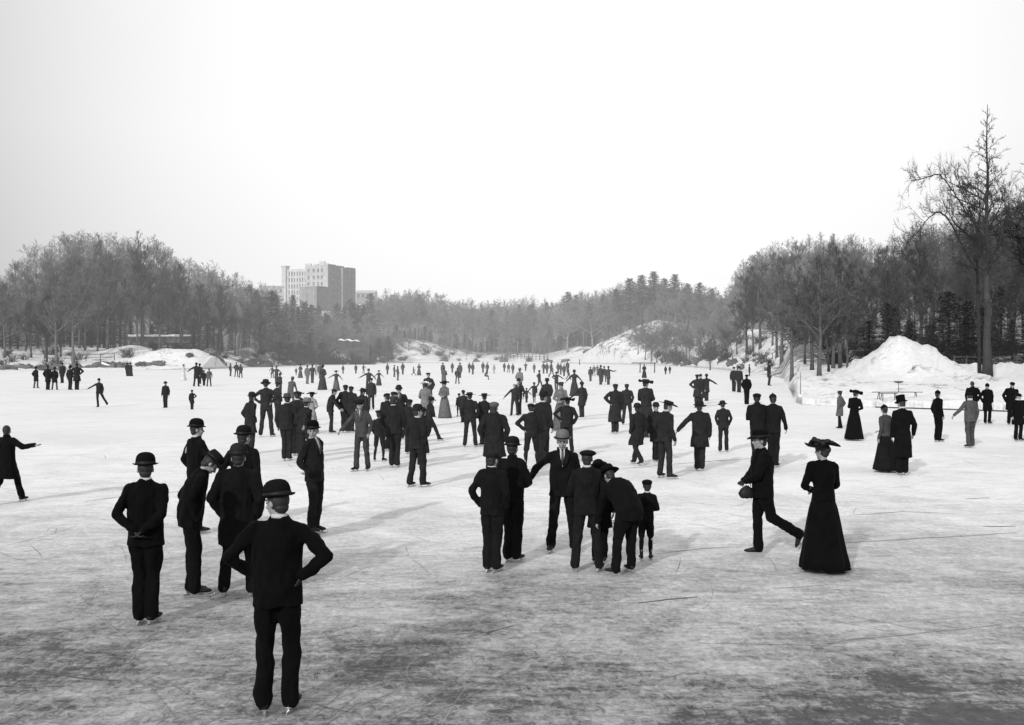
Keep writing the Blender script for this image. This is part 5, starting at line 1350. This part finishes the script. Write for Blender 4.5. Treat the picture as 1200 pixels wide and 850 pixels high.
# far centre
FAR = [
 (347, 431, 440, 'child beside a skirted pair', 'boy', 'cap', 'down', 'down', 'close', 0),
 (352, 427, 443, 'woman of a skirted pair, far left centre', 'dress', 'wide', 'front', 'front', 'close', 0),
 (360, 428, 450, 'grey suited man walking behind a skirted pair', 'suit', 'cap', 'down', 'down', 'close', 20),
 (366, 427, 449, 'dark jacketed man, arms slightly out, left of a tall skirted woman', 'suit', 'cap', 'relax', 'relax', 'close', 0),
 (371, 426, 440, 'pale thin figure peeping left of a tall skirted woman', 'suit', 'cap', 'down', 'down', 'close', 0),
 (375, 426, 444, 'coated man behind the tall skirted woman', 'coat', 'cap', 'down', 'down', 'close', 0),
 (378, 427, 457, 'tall woman in long dark skirt standing still', 'dress', 'cap', 'front', 'front', 'close', 20),
 (402, 428, 438, 'tiny figure on bare ice right of a woman with spread arms', 'suit', 'cap', 'down', 'down', 'close', 0),
 (417, 427, 438, 'tiny upright figure before the arch of the bridge', 'coat', 'cap', 'down', 'down', 'close', 0),
 (426, 427, 438, 'tiny skater leaning with legs apart near the bridge', 'suit', 'cap', 'relax', 'outlow', 'apart', 30),
 (454, 426, 439, 'small lone skater right of the arm spreading pair', 'suit', 'cap', 'down', 'down', 'close', 0),
 (462, 428, 442, 'left skater of two gliding together', 'suit', 'cap', 'relax', 'relax', 'apart', 60),
 (466, 429, 446, 'right skater of two gliding together', 'suit', 'cap', 'relax', 'relax', 'close', 60),
 (472, 425, 439, 'skater just beyond two gliding together', 'suit', 'cap', 'down', 'pocketw', 'close', 0),
 (485, 430, 440, 'person leaning low beside a triangular skirt', 'coat', 'cap', 'fwdlow', 'fwdlow', 'lunge', 90),
 (491, 426, 440, 'woman with broad triangular skirt near the shore', 'dress', 'cap', 'front', 'front', 'close', 0),
 (530, 425, 437, 'slight figure between two grey skaters near the shore', 'suit', 'cap', 'down', 'down', 'close', 0),
 (539, 425, 443, 'taller far man behind a man in a skating pair', 'coat', 'cap', 'down', 'down', 'close', 0),
 (536, 431, 450, 'far man with legs astride, back turned', 'suit', 'cap', 'pocketw', 'pocketw', 'apart', 0),
 (550, 425, 437, 'left of two men side by side near the far shore', 'suit', 'cap', 'down', 'down', 'close', 0),
 (554, 425, 439, 'right of two men side by side near the far shore', 'suit', 'cap', 'down', 'down', 'close', 20),
 (566, 424, 437, 'standing man left of a crouching skater', 'suit', 'cap', 'down', 'down', 'close', 0),
 (571, 425, 438, 'standing man right of a crouching skater', 'suit', 'cap', 'down', 'down', 'close', 0),
 (579, 427, 438, 'very pale tiny figure near the far shore', 'suit', 'cap', 'down', 'down', 'close', 0),
 (591, 425, 436, 'first of three small men left of the centre crowd', 'suit', 'cap', 'down', 'down', 'close', 0),
 (596, 426, 437, 'middle of three small men left of the centre crowd', 'suit', 'cap', 'down', 'relax', 'apart', 0),
 (601, 426, 438, 'last of three small men left of the centre crowd', 'coat', 'cap', 'down', 'down', 'close', 0),
 (616, 425, 435, 'broad far figure above a man in light grey', 'coat', 'cap', 'hip', 'hip', 'close', 0),
 (626, 426, 437, 'greyish far figure left of a leg spreading skater', 'coat', 'cap', 'down', 'down', 'close', 0),
 (637, 425, 438, 'first figure of a dense far huddle', 'suit', 'cap', 'relax', 'down', 'close', 0),
 (641, 425, 438, 'second figure of a dense far huddle', 'coat', 'cap', 'down', 'down', 'close', 0),
 (632, 434, 456, 'skater pushing off with legs spread, hand on hip', 'suit', 'cap', 'hip', 'down', 'walk', 70),
 (646, 424, 442, 'skater striding near a dense far huddle', 'suit', 'cap', 'relax', 'relax', 'walk', 60),
 (652, 436, 457, 'skater bending forward with one arm flung right', 'suit', 'cap', 'hip', 'outmid', 'walk', 0),
 (654, 425, 438, 'left one of a clustered far trio', 'suit', 'cap', 'down', 'down', 'close', 0),
 (657, 426, 439, 'middle one of a clustered far trio', 'suit', 'cap', 'down', 'down', 'close', 30),
 (661, 427, 441, 'right one of a clustered far trio', 'coat', 'cap', 'down', 'down', 'close', 0),
 (665, 423, 437, 'far figure with a raised head above a gliding skater', 'suit', 'cap', 'down', 'down', 'close', 0),
 (666, 430, 445, 'gliding skater just left of the wide cape', 'suit', 'cap', 'relax', 'relax', 'walk', 80),
 (692, 430, 447, 'boyish figure right of the wide cape', 'suit', 'cap', 'down', 'down', 'close', 0),
 (696, 428, 441, 'hazy skater behind a boyish figure', 'suit', 'cap', 'down', 'down', 'apart', 0),
 (700, 428, 440, 'hazy skater with bent elbows behind a boyish figure', 'suit', 'cap', 'hip', 'hip', 'close', 0),
 (704, 428, 451, 'left skater of three abreast', 'suit', 'cap', 'down', 'relax', 'close', 0),
 (708, 429, 448, 'middle skater of three abreast', 'suit', 'cap', 'down', 'down', 'apart', 0),
 (713, 429, 451, 'right skater of three abreast, throwing an arm up', 'coat', 'cap', 'down', 'out', 'close', 0),
 (755, 427, 443, 'far woman in dark skirt beside the rail', 'dress', 'cap', 'front', 'front', 'close', 0),
 (780, 429, 439, 'left of two tiny figures near the rail', 'coat', 'cap', 'down', 'down', 'close', 0),
 (785, 429, 438, 'right of two tiny figures near the rail', 'coat', 'cap', 'down', 'down', 'close', 0),
 (817, 439, 478, 'capped man in a tight trio, left', 'coat', 'cap', 'hip', 'down', 'close', 0),
 (821, 438, 474, 'middle person of a tight trio in dark coats', 'longcoat', 'cap', 'down', 'down', 'close', 180),
 (828, 438, 470, 'right person of a tight trio holding out a shawl', 'coat', 'cap', 'down', 'outmid', 'close', 0),
 (860, 430, 459, 'left of a pair with pale scarves', 'suit', 'cap', 'down', 'down', 'close', 180),
 (866, 429, 460, 'right of a pair with pale scarves', 'suit', 'bowler', 'down', 'down', 'close', 180),
 (878, 427, 441, 'small figure seated by the snowy rail', 'coat', 'cap', 'front', 'front', 'close', 90),
 (901, 423, 452, 'slim figure standing against the snowy rail', 'coat', 'cap', 'down', 'down', 'close', 90),
]
for (x, yt, yf, lab, out, ht, al, ar, lg, fc) in FAR:
    kw = dict(outfit=out, hat=ht, arms=(al, ar), legs=lg)
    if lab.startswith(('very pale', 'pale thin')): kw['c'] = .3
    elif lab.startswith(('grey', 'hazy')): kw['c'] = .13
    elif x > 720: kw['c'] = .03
    elif yf < 445: kw['c'] = .085  # far coats get a paler grey as painted haze
    if 'boy' in out: kw['kid'] = True
    if 'scarves' in lab: kw['scarf'] = True
    if 'bending' in lab: kw['lean'] = 25
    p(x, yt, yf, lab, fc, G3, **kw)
p(394, 434, 458, 'woman with outspread arms holding a dark muff', 180, G3, outfit='dress', hat='wide', arms=('outlow', 'outmid'), legs='close', c=.06, t=.1)
p(569, 434, 445, 'skater crouched low on the ice near the far shore', 90, G3, hat='cap', arms=('fwdlow', 'fwdlow'), legs='sit', lean=25)
flush_pending(); flush_copies()

# the dark bag the striding man carries
dq = depth(652); o = empty('bag', (wx(874, dq), dq - .06, zat(583, dq)), radians(12)); tag(o, 'small dark bag held at the waist by the striding man', 'bag')
k = MB(); rg_ = []
for z_, a_, b_ in ((0, .05, .03), (.015, .10, .05), (.07, .115, .055), (.12, .09, .04), (.15, .035, .02), (.165, .03, .015)):
    rg_.append([V((a_ * cos(2 * pi * q / 16) * (1 + .12 * sin(3 * q + z_ * 30)), b_ * sin(2 * pi * q / 16), z_ + .01 * sin(q * 2))) for q in range(16)])
k.loft(rg_); k.obj('pouch', M['leather'], o)
k = MB(); k.tube([V((.06 * cos(pi * i / 8), 0, .15 + .07 * sin(pi * i / 8))) for i in range(9)], [.006] * 9, 6); k.obj('handle', M['leather'], o)

# ------------------------------------------------------------------ painted haze: pale emission mixed into materials, growing with distance down the valley
for nm in ('bark', 'snow', 'wooded_hillside', 'pale_brick', 'shaded_grey_brick', 'window_glass', 'stone_coping', 'settled_snow', 'rough_stone', 'bridge_masonry', 'arch_masonry', 'wool_cloth', 'weathered_wood'):
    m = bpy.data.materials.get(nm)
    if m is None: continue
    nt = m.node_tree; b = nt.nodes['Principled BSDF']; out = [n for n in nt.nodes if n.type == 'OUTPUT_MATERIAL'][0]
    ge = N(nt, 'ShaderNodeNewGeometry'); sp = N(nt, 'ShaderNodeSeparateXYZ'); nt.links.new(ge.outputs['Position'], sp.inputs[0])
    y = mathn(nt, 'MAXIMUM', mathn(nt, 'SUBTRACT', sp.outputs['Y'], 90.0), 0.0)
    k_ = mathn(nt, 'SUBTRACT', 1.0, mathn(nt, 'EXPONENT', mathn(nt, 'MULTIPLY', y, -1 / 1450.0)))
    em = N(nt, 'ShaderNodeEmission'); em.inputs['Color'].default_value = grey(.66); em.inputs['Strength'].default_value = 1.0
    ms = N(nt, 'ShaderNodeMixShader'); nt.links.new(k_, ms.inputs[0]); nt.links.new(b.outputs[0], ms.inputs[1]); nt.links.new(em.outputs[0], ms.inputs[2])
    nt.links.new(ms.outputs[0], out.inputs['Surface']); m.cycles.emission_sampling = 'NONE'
